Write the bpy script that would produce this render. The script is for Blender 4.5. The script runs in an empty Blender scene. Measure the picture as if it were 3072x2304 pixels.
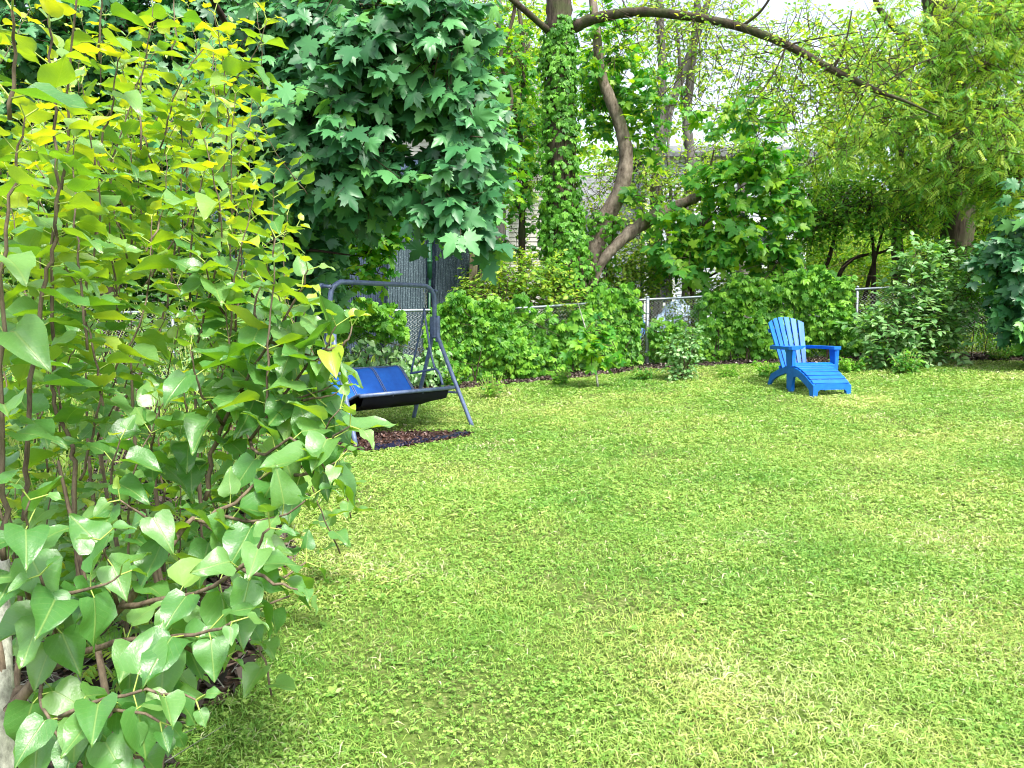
import bpy, math, random
import numpy as np
from mathutils import Vector, Matrix
R = math.radians
rng = np.random.default_rng(7)
scene = bpy.context.scene
col = scene.collection
# ------------------------------------------------------------------ camera
CAM_H, PITCH, F = 1.2, R(4.6), 769.0
cam_d = bpy.data.cameras.new('camera'); cam = bpy.data.objects.new('camera', cam_d); col.objects.link(cam)
cam_d.sensor_width = 36.0; cam_d.lens = 36.0 * F / 1024.0
cam_d.clip_start = 0.05; cam_d.clip_end = 500
cam.location = (0, 0, CAM_H); cam.rotation_euler = (R(90) - PITCH, 0, 0)
scene.camera = cam
# ------------------------------------------------------------------ world, sun, exposure
SUN_EL, SUN_AZ = R(56), R(150)           # azimuth clockwise from +Y (towards the right, a little behind the camera)
w = bpy.data.worlds.new('World'); scene.world = w; w.use_nodes = True
nt = w.node_tree; nt.nodes.clear()
sky = nt.nodes.new('ShaderNodeTexSky'); sky.sky_type = 'NISHITA'; sky.sun_disc = False
sky.sun_elevation = SUN_EL; sky.sun_rotation = SUN_AZ; sky.air_density = 1.0; sky.dust_density = 3.0; sky.ozone_density = 1.0
hsv = nt.nodes.new('ShaderNodeHueSaturation'); hsv.inputs['Saturation'].default_value = 0.5
bg = nt.nodes.new('ShaderNodeBackground'); bg.inputs[1].default_value = 0.15
out = nt.nodes.new('ShaderNodeOutputWorld')
nt.links.new(sky.outputs[0], hsv.inputs['Color']); nt.links.new(hsv.outputs[0], bg.inputs[0]); nt.links.new(bg.outputs[0], out.inputs[0])
sd = bpy.data.lights.new('sun', 'SUN'); sd.energy = 2.5; sd.angle = R(10); sd.color = (1, 0.96, 0.88)
so = bpy.data.objects.new('sun', sd); col.objects.link(so)
sdir = Vector((math.sin(SUN_AZ) * math.cos(SUN_EL), math.cos(SUN_AZ) * math.cos(SUN_EL), math.sin(SUN_EL)))
so.rotation_euler = sdir.to_track_quat('Z', 'Y').to_euler(); so.location = (5, -5, 20)
vs = scene.view_settings; vs.view_transform = 'Standard'; vs.look = 'None'; vs.gamma = 1; vs.use_curve_mapping = False
vs.exposure = 1.52
cy = scene.cycles
cy.max_bounces = 7; cy.diffuse_bounces = 3; cy.glossy_bounces = 2; cy.transmission_bounces = 5; cy.transparent_max_bounces = 4
cy.sample_clamp_indirect = 6; cy.caustics_reflective = False; cy.caustics_refractive = False
cy.use_denoising = True
scene.cycles.pixel_filter_type = 'BLACKMAN_HARRIS'; cy.filter_width = 1.1

# ------------------------------------------------------------------ helpers
def sstep(a, b, x):
    t = np.clip((np.asarray(x, float) - a) / (b - a), 0, 1); return t * t * (3 - 2 * t)
def terrain(x, y):
    x = np.asarray(x, float); y = np.asarray(y, float)
    s = np.log1p(np.exp(np.clip((y - 8.6) * 2.0, -30, 30))) / 2.0
    s = np.minimum(s, 9)
    z = 0.052 * s + 0.052 * np.clip(x, 0, 12) * sstep(3.0, 9.0, y)
    z = z + 0.012 * np.sin(x * 1.7 + y * .6) * np.cos(y * 1.1 - x * .4) * sstep(2, 5, y)
    return z
SP, CP = math.sin(PITCH), math.cos(PITCH)
def W(px, py, Y):
    u = (px - 512) / F; v = (384 - py) / F
    d = np.array([u, CP + v * SP, -SP + v * CP]); return np.array([0, 0, CAM_H]) + d * (Y / d[1])
def Wg(px, py):
    lo, hi = 1.0, 60.0
    for _ in range(50):
        m = (lo + hi) / 2; p = W(px, py, m)
        if p[2] > terrain(p[0], p[1]): lo = m
        else: hi = m
    p = W(px, py, lo); p[2] = terrain(p[0], p[1]); return p
def nrm(a): return a / np.maximum(np.linalg.norm(a, axis=-1, keepdims=True), 1e-9)

class Geo:
    def __init__(s): s.V = []; s.T = []; s.Q = []; s.A = []; s.U = []; s.n = 0
    def add(s, V, T=None, Q=None, rnd=0.5, uv=None):
        V = np.asarray(V, float).reshape(-1, 3); k = len(V)
        s.V.append(V)
        if T is not None and len(T): s.T.append(np.asarray(T, np.int64).reshape(-1, 3) + s.n)
        if Q is not None and len(Q): s.Q.append(np.asarray(Q, np.int64).reshape(-1, 4) + s.n)
        s.A.append(np.broadcast_to(np.asarray(rnd, float), (k,)).copy())
        s.U.append(np.zeros((k, 3)) if uv is None else np.asarray(uv, float).reshape(-1, 3))
        s.n += k
        return s
    def mesh(s, name, off=None, smooth=True):
        V = np.concatenate(s.V) if s.V else np.zeros((0, 3))
        if off is not None: V = V - np.asarray(off)
        T = np.concatenate(s.T) if s.T else np.zeros((0, 3), np.int64)
        Q = np.concatenate(s.Q) if s.Q else np.zeros((0, 4), np.int64)
        m = bpy.data.meshes.new(name)
        m.vertices.add(len(V)); m.vertices.foreach_set('co', V.astype(np.float32).ravel())
        nl = len(T) * 3 + len(Q) * 4; m.loops.add(nl)
        m.loops.foreach_set('vertex_index', np.concatenate([T.ravel(), Q.ravel()]).astype(np.int32))
        m.polygons.add(len(T) + len(Q))
        st = np.concatenate([np.arange(len(T)) * 3, len(T) * 3 + np.arange(len(Q)) * 4]).astype(np.int32)
        m.polygons.foreach_set('loop_start', st)
        m.polygons.foreach_set('loop_total', np.concatenate([np.full(len(T), 3), np.full(len(Q), 4)]).astype(np.int32))
        m.polygons.foreach_set('use_smooth', np.full(len(T) + len(Q), smooth, bool))
        m.update(calc_edges=True)
        a = m.attributes.new('rnd', 'FLOAT', 'POINT'); a.data.foreach_set('value', np.concatenate(s.A).astype(np.float32))
        b = m.attributes.new('luv', 'FLOAT_VECTOR', 'POINT'); b.data.foreach_set('vector', np.concatenate(s.U).astype(np.float32).ravel())
        return m

BASE = {}
def empty(name, loc, rz=0):
    o = bpy.data.objects.new(name, None); col.objects.link(o); o.empty_display_size = 0.2
    o.location = tuple(float(c) for c in loc); o.rotation_euler = (0, 0, rz); BASE[o.name] = np.array(loc, float); return o
def obj(name, geo, mat, parent=None, local=False, smooth=True, loc=None):
    off = None
    if parent is not None and not local: off = BASE[parent.name]
    if parent is None and loc is not None: off = np.asarray(loc, float)
    o = bpy.data.objects.new(name, geo.mesh(name, off, smooth)); col.objects.link(o)
    o.data.materials.append(mat)
    if parent is not None: o.parent = parent
    elif loc is not None: o.location = tuple(float(c) for c in loc)
    BASE[o.name] = off if off is not None else np.zeros(3)
    return o
def tag(o, label, cat=None, group=None, kind=None):
    if label: o['label'] = label
    if cat: o['category'] = cat
    if group: o['group'] = group
    if kind: o['kind'] = kind
    return o

def resample(P, n, rad=None):
    P = np.asarray(P, float); k = len(P)
    Pe = np.vstack([2 * P[0] - P[1], P, 2 * P[-1] - P[-2]])
    t = np.linspace(0, k - 1, n); i = np.minimum(t.astype(int), k - 2); f = (t - i)[:, None]
    p0, p1, p2, p3 = Pe[i], Pe[i + 1], Pe[i + 2], Pe[i + 3]
    C = 0.5 * (2 * p1 + (p2 - p0) * f + (2 * p0 - 5 * p1 + 4 * p2 - p3) * f ** 2 + (3 * p1 - p0 - 3 * p2 + p3) * f ** 3)
    if rad is None: return C
    return C, np.interp(t, np.arange(k), rad)
def tube(g, P, rad, sides=8, n=None, rough=0.0, cap=True, rnd=0.5, seed=0):
    P = np.asarray(P, float); rad = np.broadcast_to(np.asarray(rad, float), (len(P),))
    if n: P, rad = resample(P, n, rad)
    k = len(P); T = np.gradient(P, axis=0); T = nrm(T)
    a = np.array([0, 0, 1.0]) if abs(T[0][2]) < .9 else np.array([1.0, 0, 0])
    x = nrm(np.cross(a, T[0])); X = [x]
    for i in range(1, k):
        x = x - T[i] * np.dot(x, T[i]); x = x / max(np.linalg.norm(x), 1e-9); X.append(x)
    X = np.array(X); Yv = np.cross(T, X)
    th = np.arange(sides) / sides * 2 * np.pi
    rr = rad[:, None] * np.ones((k, sides))
    if rough:
        r_ = np.random.default_rng(seed + k)
        lob = 1 + rough * (np.sin(th * 3 + r_.random() * 6)[None] * .5 + np.sin(th * 5 + 2 + np.linspace(0, 4, k)[:, None]) * .4) + rough * .5 * r_.normal(size=(k, 1)) + rough * .3 * r_.normal(size=(k, sides))
        rr = rr * lob
    V = P[:, None] + (X[:, None] * np.cos(th)[None, :, None] + Yv[:, None] * np.sin(th)[None, :, None]) * rr[..., None]
    i = np.arange(k - 1)[:, None]; j = np.arange(sides)[None]; j2 = (j + 1) % sides
    Q = np.stack([i * sides + j, i * sides + j2, (i + 1) * sides + j2, (i + 1) * sides + j], -1).reshape(-1, 4)
    L = np.concatenate([[0], np.cumsum(np.linalg.norm(np.diff(P, axis=0), axis=1))])
    U = np.stack([np.broadcast_to(th / (2 * np.pi), (k, sides)), np.broadcast_to(L[:, None], (k, sides)), np.zeros((k, sides))], -1)
    Tt = []
    VV = V.reshape(-1, 3); UU = U.reshape(-1, 3)
    if cap:
        VV = np.vstack([VV, P[0], P[-1]]); UU = np.vstack([UU, [0, 0, 0], [0, L[-1], 0]]); c0, c1 = k * sides, k * sides + 1
        for q in range(sides):
            q2 = (q + 1) % sides; Tt.append((c0, q2, q)); Tt.append((c1, (k - 1) * sides + q, (k - 1) * sides + q2))
    g.add(VV, Tt, Q, rnd, UU)
def vsegs(g, A, B, ra, rb, sides=3, rnd=0.5):
    A = np.asarray(A, float); B = np.asarray(B, float); n = len(A)
    if not n: return
    T = nrm(B - A); h = np.where(np.abs(T[:, 2:3]) < .9, [[0, 0, 1.0]], [[1.0, 0, 0]])
    X = nrm(np.cross(h, T)); Y = np.cross(T, X); th = np.arange(sides) / sides * 2 * np.pi
    ring = X[:, None] * np.cos(th)[None, :, None] + Y[:, None] * np.sin(th)[None, :, None]
    ra = np.broadcast_to(ra, (n,))[:, None, None]; rb = np.broadcast_to(rb, (n,))[:, None, None]
    V = np.concatenate([A[:, None] + ring * ra, B[:, None] + ring * rb], 1)
    j = np.arange(sides); j2 = (j + 1) % sides
    q = np.stack([j, j2, j2 + sides, j + sides], -1)
    Q = (np.arange(n)[:, None, None] * 2 * sides + q[None]).reshape(-1, 4)
    g.add(V, None, Q, rnd)
def box(g, c, s, rot=None, rnd=.5, bev=0.0):
    c = np.asarray(c, float); hx, hy, hz = [v / 2 for v in s]
    if bev <= 0:
        V = np.array([[x, y, z] for x in (-hx, hx) for y in (-hy, hy) for z in (-hz, hz)])
        Q = [(0, 1, 3, 2), (4, 6, 7, 5), (0, 4, 5, 1), (2, 3, 7, 6), (0, 2, 6, 4), (1, 5, 7, 3)]
    else:
        b = min(bev, hx * .9, hy * .9, hz * .9); V = []
        lv = [(-hz, b), (-hz + b, 0), (hz - b, 0), (hz, b)]
        for z, i in lv:
            X, Y = hx - i, hy - i
            V += [(X - b, -Y, z), (X, -Y + b, z), (X, Y - b, z), (X - b, Y, z), (-X + b, Y, z), (-X, Y - b, z), (-X, -Y + b, z), (-X + b, -Y, z)]
        V = np.array(V); Q = []
        for l in range(3):
            for k in range(8): Q.append((l * 8 + k, l * 8 + (k + 1) % 8, (l + 1) * 8 + (k + 1) % 8, (l + 1) * 8 + k))
        for o_, f in ((0, 1), (24, 0)):
            r_ = [(0, 1, 6, 7), (1, 2, 5, 6), (2, 3, 4, 5)]
            for q in r_: Q.append(tuple(o_ + k for k in (q if not f else q[::-1])))
    if rot is not None: V = V @ np.asarray(rot, float).T
    g.add(V + c, None, Q, rnd)
def prism(g, prof, axis, a, b, rnd=.5):
    """polygon profile (2D list) extruded along an axis: axis 0 -> (y,z) profile, axis 1 -> (x,z) profile, 2 -> (x,y)"""
    n = len(prof); V = []
    for t in (a, b):
        for p, q in prof:
            V.append([(t, p, q), (p, t, q), (p, q, t)][axis])
    me = bmesh_fill(prof)
    T = [tuple(t) for t in me] + [tuple(k + n for k in t[::-1]) for t in me]
    Q = [(k, (k + 1) % n, n + (k + 1) % n, n + k) for k in range(n)]
    g.add(V, T, Q, rnd)
def bmesh_fill(prof):
    from mathutils.geometry import tessellate_polygon
    return tessellate_polygon([[Vector((p, q, 0)) for p, q in prof]])
def rotm(rx=0, ry=0, rz=0): return np.array(Matrix.Rotation(rz, 3, 'Z') @ Matrix.Rotation(ry, 3, 'Y') @ Matrix.Rotation(rx, 3, 'X'))

# ------------------------------------------------------------------ leaf templates (unit length along +Y, face +Z)
def t_heart(fold, curl, wave, ph, wid=1.0):
    my = np.array([0, .08, .2, .35, .5, .65, .8, .92, 1.0])
    ex = np.array([.07, .27, .38, .39, .34, .25, .14, .055, 0]) * wid
    ey = np.array([-.045, -.06, .06, .24, .42, .59, .76, .905, 1.0])
    V = []
    for c in (-1, -.5, 0, .5, 1):
        x = ex * c; y = my + (ey - my) * c * c
        z = fold * np.abs(x) - curl * (y ** 2) * .5 + wave * np.sin(y * 9 + ph + c) * abs(c) * .06
        V.append(np.stack([x, y, z], -1))
    V = np.array(V).reshape(-1, 3); n = 9; T = []
    for c in range(4):
        for k in range(n - 1):
            a = c * n + k; b = a + n
            T += [(a, b, b + 1), (a, b + 1, a + 1)]
    uv = V.copy(); uv[:, 0] /= max(wid, .01)
    return V, np.array(T), uv
def t_ovate(wid=.3, fold=.25, curl=.25):
    V = np.array([[0, 0, 0], [-wid, .38, wid * fold - curl * .07], [0, .42, -curl * .09], [wid, .38, wid * fold - curl * .07], [0, 1, -curl * .5],
                  [-wid * .72, .72, wid * .7 * fold - curl * .26], [0, .74, -curl * .27], [wid * .72, .72, wid * .7 * fold - curl * .26]])
    T = np.array([(0, 2, 1), (0, 3, 2), (1, 2, 6), (1, 6, 5), (2, 3, 7), (2, 7, 6), (5, 6, 4), (6, 7, 4)]); return V, T[:, ::-1], V.copy()
def t_lite(wid=.3, fold=.3, curl=.2):
    V = np.array([[0, 0, 0], [-wid, .45, wid * fold - curl * .1], [0, 1, -curl * .5], [wid, .45, wid * fold - curl * .1]])
    return V, np.array([(0, 2, 1), (0, 3, 2)]), V.copy()
def t_maple(droop=.25, fold=.1, seed=0):
    r_ = np.random.default_rng(seed)
    tips = [(-150, .40), (-108, .62), (-50, .80), (0, .95)]      # lobes, angle from the leaf axis
    half = [(0, -.02, 0)]
    ol = [(.06, -.12), (.22, -.16), (.24, -.07), (.40, -.10), (.37, .02), (.58, .06), (.46, .14), (.47, .22), (.70, .42), (.52, .43), (.50, .52), (.36, .46), (.21, .44), (.26, .62), (.17, .70), (.15, .80)]
    right = ol; left = [(-x, y) for x, y in ol[::-1]]
    pts = [(0, 0)] + right + [(0, 1.0)] + left
    P = np.array(pts) + r_.normal(size=(len(pts), 2)) * .012
    x, y = P[:, 0], P[:, 1]; r2 = x * x + (y - .2) ** 2
    z = -droop * r2 + fold * np.abs(x) * .8
    V = np.column_stack([x, y, z]); V = np.vstack([V, [0, .2, 0.02]]); c = len(V) - 1; n = c
    T = [(c, k, (k + 1) % n) for k in range(n)]
    return V, np.array(T), V.copy()
def t_palm(lt, n=5, spread=62, down=.25, sizes=None):
    V0, T0, U0 = lt; V = []; T = []; U = []
    for k in range(n):
        a = R(-spread * 2 + 4 * spread * k / (n - 1)) * .5 * 1.15; s = (1 - .33 * abs(k - (n - 1) / 2) / ((n - 1) / 2)) * .62
        M = rotm(0, 0, a) @ rotm(-down * (1 + .4 * (k % 2)), 0, 0)
        v = (V0 * s + [0, .04, 0]) @ M.T; T.append(T0 + len(V0) * k); V.append(v); U.append(U0)
    return np.vstack(V), np.vstack(T), np.vstack(U)
def t_pinn(lt, pairs=5, ls=.3, droop=.5):
    V0, T0, U0 = lt; V = []; T = []; U = []; c = 0
    for k in range(pairs):
        t = .18 + .74 * k / (pairs - 1); s = ls * (1 - .3 * abs(t - .5))
        for sg in (-1, 1):
            M = rotm(0, 0, -sg * R(68)) @ rotm(-.35, 0, 0)
            v = (V0 * s) @ M.T + [0, t, -droop * t * t * .5]; V.append(v); T.append(T0 + c); U.append(U0); c += len(V0)
    v = (V0 * ls) @ rotm(-droop * .8, 0, 0).T + [0, .95, -droop * .48]; V.append(v); T.append(T0 + c); U.append(U0)
    return np.vstack(V), np.vstack(T), np.vstack(U)
HEART = [t_heart(f, c, w_, p, q) for f, c, w_, p, q in ((.5, .3, 1, 0, 1), (.25, .55, 1.2, 2, .95), (.75, .2, .8, 4, 1), (.1, .7, 1.4, 1, 1.05), (.4, -.15, 1, 3, .95), (.15, .35, 1.8, 5, 1.05))]
OVATE = [t_ovate(.3, .3, .3), t_ovate(.26, .5, .6), t_ovate(.34, .1, .1)]
LITE = [t_lite(.3, .3, .2), t_lite(.26, .6, .5), t_lite(.36, .1, .1)]
MAPLE = [t_maple(d, f, s) for d, f, s in ((.25, .1, 1), (.45, .25, 2), (.1, .3, 3), (.6, 0, 4), (.3, -.2, 5))]
PALM = [t_palm(t_ovate(.27, .35, .35), 5, 60, .25), t_palm(t_ovate(.3, .2, .5), 5, 66, .5), t_palm(t_ovate(.25, .5, .2), 5, 55, .1)]
PINN = [t_pinn(t_lite(.2, .3, .3), 6, .33, .5), t_pinn(t_lite(.22, .2, .5), 5, .36, .9), t_pinn(t_lite(.18, .5, .2), 7, .3, .2)]
def scatter(g, tmpl, P, D, N, S, rnd=None):
    P = np.asarray(P, float); n = len(P)
    if n == 0: return
    S = np.broadcast_to(S, (n,)); rnd = rng.random(n) if rnd is None else np.broadcast_to(rnd, (n,))
    y = nrm(D); z = nrm(N - (N * y).sum(-1, keepdims=True) * y); x = np.cross(y, z)
    M = np.stack([x, y, z], -1) * S[:, None, None]
    kind = rng.integers(0, len(tmpl), n)
    for k, (V0, T0, U0) in enumerate(tmpl):
        m = kind == k; c = int(m.sum())
        if not c: continue
        V = np.einsum('nij,vj->nvi', M[m], V0) + P[m][:, None]
        T = (T0[None] + (np.arange(c) * len(V0))[:, None, None]).reshape(-1, 3)
        g.add(V, T, None, np.repeat(rnd[m], len(V0)), np.tile(U0, (c, 1)))

def sprays(blobs, tlen, per, droop=.3, nup=.7, nout=.4, nrand=.45, view=0.0, flat=False, shell=.5, off=.02, tdir=None):
    """blobs: (centre, radii, twigs). Returns leaf P, D, N and twig A, B."""
    A = []; O = []
    for c, r, k in blobs:
        u = nrm(rng.normal(size=(k, 3))); rad = shell + (1 - shell) * rng.random((k, 1)) ** .7 if shell > 0 else rng.random((k, 1)) ** (1 / 3)
        rad = np.where(rng.random((k, 1)) < .8, rad, rng.random((k, 1)))
        A.append(np.asarray(c) + u * rad * np.asarray(r)); O.append(u)
    A = np.vstack(A); O = np.vstack(O); n = len(A)
    d = nrm(O * .7 + rng.normal(size=(n, 3)) * .6 + np.array([0, 0, .15]) + (0 if tdir is None else np.asarray(tdir)))
    L = tlen * (.6 + .7 * rng.random((n, 1))); B = A + d * L + np.array([0, 0, -1.0]) * L * droop * .5
    t = (np.arange(per) + .6) / per; t = t[None, :, None] + rng.normal(size=(n, per, 1)) * .05
    P = A[:, None] + (B - A)[:, None] * t
    side = nrm(np.cross(d, np.array([0, 0, 1.0]) + rng.normal(size=(n, 3)) * .2))
    sg = np.where(np.arange(per) % 2 == 0, 1.0, -1.0)[None, :, None]
    D = nrm(d[:, None] * .6 + side[:, None] * sg * .9 + np.array([0, 0, -1.0]) * droop + rng.normal(size=(n, per, 3)) * .3)
    N = nrm(np.array([0, 0, nup]) + O[:, None] * nout + np.array([0, -view, 0]) + rng.normal(size=(n, per, 3)) * nrand)
    P = P + D * off
    return P.reshape(-1, 3), D.reshape(-1, 3), N.reshape(-1, 3), A, B

# ------------------------------------------------------------------ materials
def newmat(name):
    m = bpy.data.materials.new(name); m.use_nodes = True; n = m.node_tree; n.nodes.clear()
    o = n.nodes.new('ShaderNodeOutputMaterial'); return m, n, o
def nd(n, t, **kw):
    x = n.nodes.new(t)
    for k, v in kw.items(): setattr(x, k, v)
    return x
def ramp(n, fac, stops):
    r_ = n.nodes.new('ShaderNodeValToRGB'); e = r_.color_ramp.elements
    while len(e) < len(stops): e.new(.5)
    for q, (p, c) in zip(e, stops): q.position = p; q.color = (*c, 1)
    if fac is not None: n.links.new(fac, r_.inputs[0])
    return r_.outputs[0]
def mixc(n, fac, a, b, mode='MIX'):
    x = n.nodes.new('ShaderNodeMix'); x.data_type = 'RGBA'; x.blend_type = mode
    for s, v in ((x.inputs[0], fac), (x.inputs[6], a), (x.inputs[7], b)):
        if isinstance(v, (int, float)): s.default_value = v
        elif isinstance(v, tuple): s.default_value = (*v, 1)
        else: n.links.new(v, s)
    return x.outputs[2]
def noise(n, scale, detail=3, rough=.6, vec=None, dims='3D'):
    x = n.nodes.new('ShaderNodeTexNoise'); x.inputs['Scale'].default_value = scale; x.inputs['Detail'].default_value = detail; x.inputs['Roughness'].default_value = rough
    if vec is not None: n.links.new(vec, x.inputs['Vector'])
    return x.outputs[0]
def leafmat(name, stops, tstops, tf=.35, rough=.45, spec=.4, veins=False, patch=None):
    m, n, o = newmat(name)
    a = nd(n, 'ShaderNodeAttribute', attribute_name='rnd')
    c = ramp(n, a.outputs['Fac'], stops); tc = ramp(n, a.outputs['Fac'], tstops)
    geo = n.nodes.new('ShaderNodeNewGeometry')
    if patch:
        pf = ramp(n, noise(n, patch[0], 3, .6, geo.outputs['Position']), [(.40, (0, 0, 0)), (.62, (1, 1, 1))])
        c = mixc(n, pf, c, mixc(n, 1.0, c, patch[1], 'MULTIPLY'))
    p = n.nodes.new('ShaderNodeBsdfPrincipled'); p.inputs['Roughness'].default_value = rough; p.inputs['Specular IOR Level'].default_value = spec
    if veins:
        u = nd(n, 'ShaderNodeAttribute', attribute_name='luv'); sx = n.nodes.new('ShaderNodeSeparateXYZ'); n.links.new(u.outputs['Vector'], sx.inputs[0])
        ab = nd(n, 'ShaderNodeMath', operation='ABSOLUTE'); n.links.new(sx.outputs[0], ab.inputs[0])
        mr = nd(n, 'ShaderNodeMapRange'); n.links.new(ab.outputs[0], mr.inputs[0]); mr.inputs[1].default_value = .008; mr.inputs[2].default_value = .022; mr.inputs[3].default_value = 1; mr.inputs[4].default_value = 0
        s1 = nd(n, 'ShaderNodeMath', operation='MULTIPLY_ADD'); n.links.new(ab.outputs[0], s1.inputs[0]); s1.inputs[1].default_value = -1.0; n.links.new(sx.outputs[1], s1.inputs[2])
        s2 = nd(n, 'ShaderNodeMath', operation='MULTIPLY'); n.links.new(s1.outputs[0], s2.inputs[0]); s2.inputs[1].default_value = 7.5
        s3 = nd(n, 'ShaderNodeMath', operation='FRACT'); n.links.new(s2.outputs[0], s3.inputs[0])
        s4 = nd(n, 'ShaderNodeMath', operation='LESS_THAN'); n.links.new(s3.outputs[0], s4.inputs[0]); s4.inputs[1].default_value = .09
        s5 = nd(n, 'ShaderNodeMath', operation='MULTIPLY'); n.links.new(s4.outputs[0], s5.inputs[0]); s5.inputs[1].default_value = .35
        s6 = nd(n, 'ShaderNodeMath', operation='MAXIMUM'); n.links.new(s5.outputs[0], s6.inputs[0]); n.links.new(mr.outputs[0], s6.inputs[1])
        s7 = nd(n, 'ShaderNodeMath', operation='MULTIPLY'); n.links.new(s6.outputs[0], s7.inputs[0]); s7.inputs[1].default_value = .55
        c = mixc(n, s7.outputs[0], c, (.30, .42, .12))
        mt = noise(n, 22, 4, .6, u.outputs['Vector']); c = mixc(n, .35, c, mixc(n, 1.0, c, ramp(n, mt, [(.3, (.7, .75, .7)), (.7, (1.25, 1.2, 1.2))]), 'MULTIPLY'))
        bp = n.nodes.new('ShaderNodeBump'); bp.inputs['Strength'].default_value = .35; bp.inputs['Distance'].default_value = .002
        ad = nd(n, 'ShaderNodeMath', operation='ADD'); n.links.new(s6.outputs[0], ad.inputs[0]); n.links.new(mt, ad.inputs[1]); n.links.new(ad.outputs[0], bp.inputs['Height']); n.links.new(bp.outputs[0], p.inputs['Normal'])
    n.links.new(c, p.inputs['Base Color'])
    t = n.nodes.new('ShaderNodeBsdfTranslucent'); n.links.new(tc, t.inputs[0])
    mx = n.nodes.new('ShaderNodeMixShader'); mx.inputs[0].default_value = tf
    n.links.new(p.outputs[0], mx.inputs[1]); n.links.new(t.outputs[0], mx.inputs[2]); n.links.new(mx.outputs[0], o.inputs[0]); return m
def barkmat(name, a, b, scale=18, stretch=.18, bump=.6, green=None, rough=.9, dist=.03):
    m, n, o = newmat(name); p = n.nodes.new('ShaderNodeBsdfPrincipled'); p.inputs['Roughness'].default_value = rough; p.inputs['Specular IOR Level'].default_value = .15
    u = nd(n, 'ShaderNodeNewGeometry')
    mp = n.nodes.new('ShaderNodeMapping'); mp.inputs['Scale'].default_value = (1, 1, stretch); n.links.new(u.outputs['Position'], mp.inputs[0])
    f = noise(n, scale, 6, .7, mp.outputs[0]); c = ramp(n, f, [(.32, a), (.66, b)])
    if green: c = mixc(n, ramp(n, noise(n, 3, 4, .6, u.outputs['Position']), [(.45, (0, 0, 0)), (.65, (.7, .7, .7))]), c, green)
    n.links.new(c, p.inputs['Base Color'])
    bp = n.nodes.new('ShaderNodeBump'); bp.inputs['Strength'].default_value = bump; bp.inputs['Distance'].default_value = dist; n.links.new(f, bp.inputs['Height']); n.links.new(bp.outputs[0], p.inputs['Normal'])
    n.links.new(p.outputs[0], o.inputs[0]); return m
def plainmat(name, c, rough=.5, metal=0, spec=.5, var=.15, vscale=12, bump=0, stretch=(1, 1, 1), c2=None):
    m, n, o = newmat(name); p = n.nodes.new('ShaderNodeBsdfPrincipled')
    p.inputs['Roughness'].default_value = rough; p.inputs['Metallic'].default_value = metal; p.inputs['Specular IOR Level'].default_value = spec
    tc = n.nodes.new('ShaderNodeTexCoord'); mp = n.nodes.new('ShaderNodeMapping'); mp.inputs['Scale'].default_value = stretch; n.links.new(tc.outputs['Object'], mp.inputs[0])
    f = noise(n, vscale, 5, .65, mp.outputs[0])
    lo = tuple(v * (1 - var) for v in c); hi = c2 if c2 else tuple(min(1, v * (1 + var)) for v in c)
    n.links.new(ramp(n, f, [(.35, lo), (.65, hi)]), p.inputs['Base Color'])
    if bump:
        bp = n.nodes.new('ShaderNodeBump'); bp.inputs['Strength'].default_value = bump; bp.inputs['Distance'].default_value = .01; n.links.new(f, bp.inputs['Height']); n.links.new(bp.outputs[0], p.inputs['Normal'])
    n.links.new(p.outputs[0], o.inputs[0]); return m

M = {}
M['lilac'] = leafmat('lilac_leaf', [(0, (.035, .14, .025)), (.3, (.08, .23, .055)), (.7, (.17, .33, .10)), (.85, (.23, .38, .08)), (1, (.34, .46, .05))],
                     [(0, (.08, .32, .015)), (.35, (.24, .52, .01)), (.7, (.50, .72, .01)), (.85, (.70, .84, .01)), (1, (.92, .93, .01))], .36, .33, .85, veins=True)
M['petiole'] = plainmat('petiole', (.30, .40, .08), .6, vscale=30)
M['lilac_bark'] = barkmat('lilac_bark', (.05, .036, .026), (.22, .17, .12), 60, .25, .5, dist=.004)
M['grey_stem'] = barkmat('grey_stem', (.12, .12, .10), (.42, .43, .36), 70, .5, .6, (.10, .12, .07), dist=.004)
M['maple'] = leafmat('maple_leaf', [(0, (.025, .11, .040)), (.5, (.055, .21, .070)), (.88, (.11, .32, .10)), (1, (.12, .33, .04))],
                     [(0, (.02, .14, .03)), (.8, (.06, .28, .04)), (1, (.35, .6, .02))], .25, .42, .5)
M['maple_young'] = leafmat('young_maple_leaf', [(0, (.04, .19, .03)), (.5, (.10, .32, .04)), (1, (.28, .48, .04))],
                     [(0, (.06, .34, .02)), (.5, (.18, .56, .01)), (1, (.55, .8, .01))], .45, .45, .4)
M['creeper'] = leafmat('creeper_leaf', [(0, (.04, .16, .015)), (.5, (.11, .31, .03)), (1, (.25, .50, .05))],
                     [(0, (.08, .34, .01)), (.5, (.20, .55, .01)), (1, (.45, .75, .02))], .40, .45, .32)
M['trunk_leaf'] = leafmat('trunk_creeper_leaf', [(0, (.035, .15, .01)), (.5, (.085, .28, .02)), (1, (.19, .44, .05))], [(0, (.06, .3, .01)), (1, (.3, .6, .01))], .3, .45, .35)
M['spring'] = leafmat('spring_leaf', [(0, (.08, .22, .03)), (.5, (.20, .38, .05)), (1, (.42, .52, .08))],
                     [(0, (.14, .40, .02)), (.5, (.36, .66, .02)), (1, (.72, .80, .03))], .48, .5, .35)
M['walnut'] = leafmat('walnut_leaf', [(0, (.08, .25, .04)), (.5, (.20, .40, .06)), (1, (.42, .54, .09))],
                     [(0, (.16, .45, .03)), (.5, (.40, .70, .03)), (1, (.75, .85, .04))], .45, .5, .35)
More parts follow.
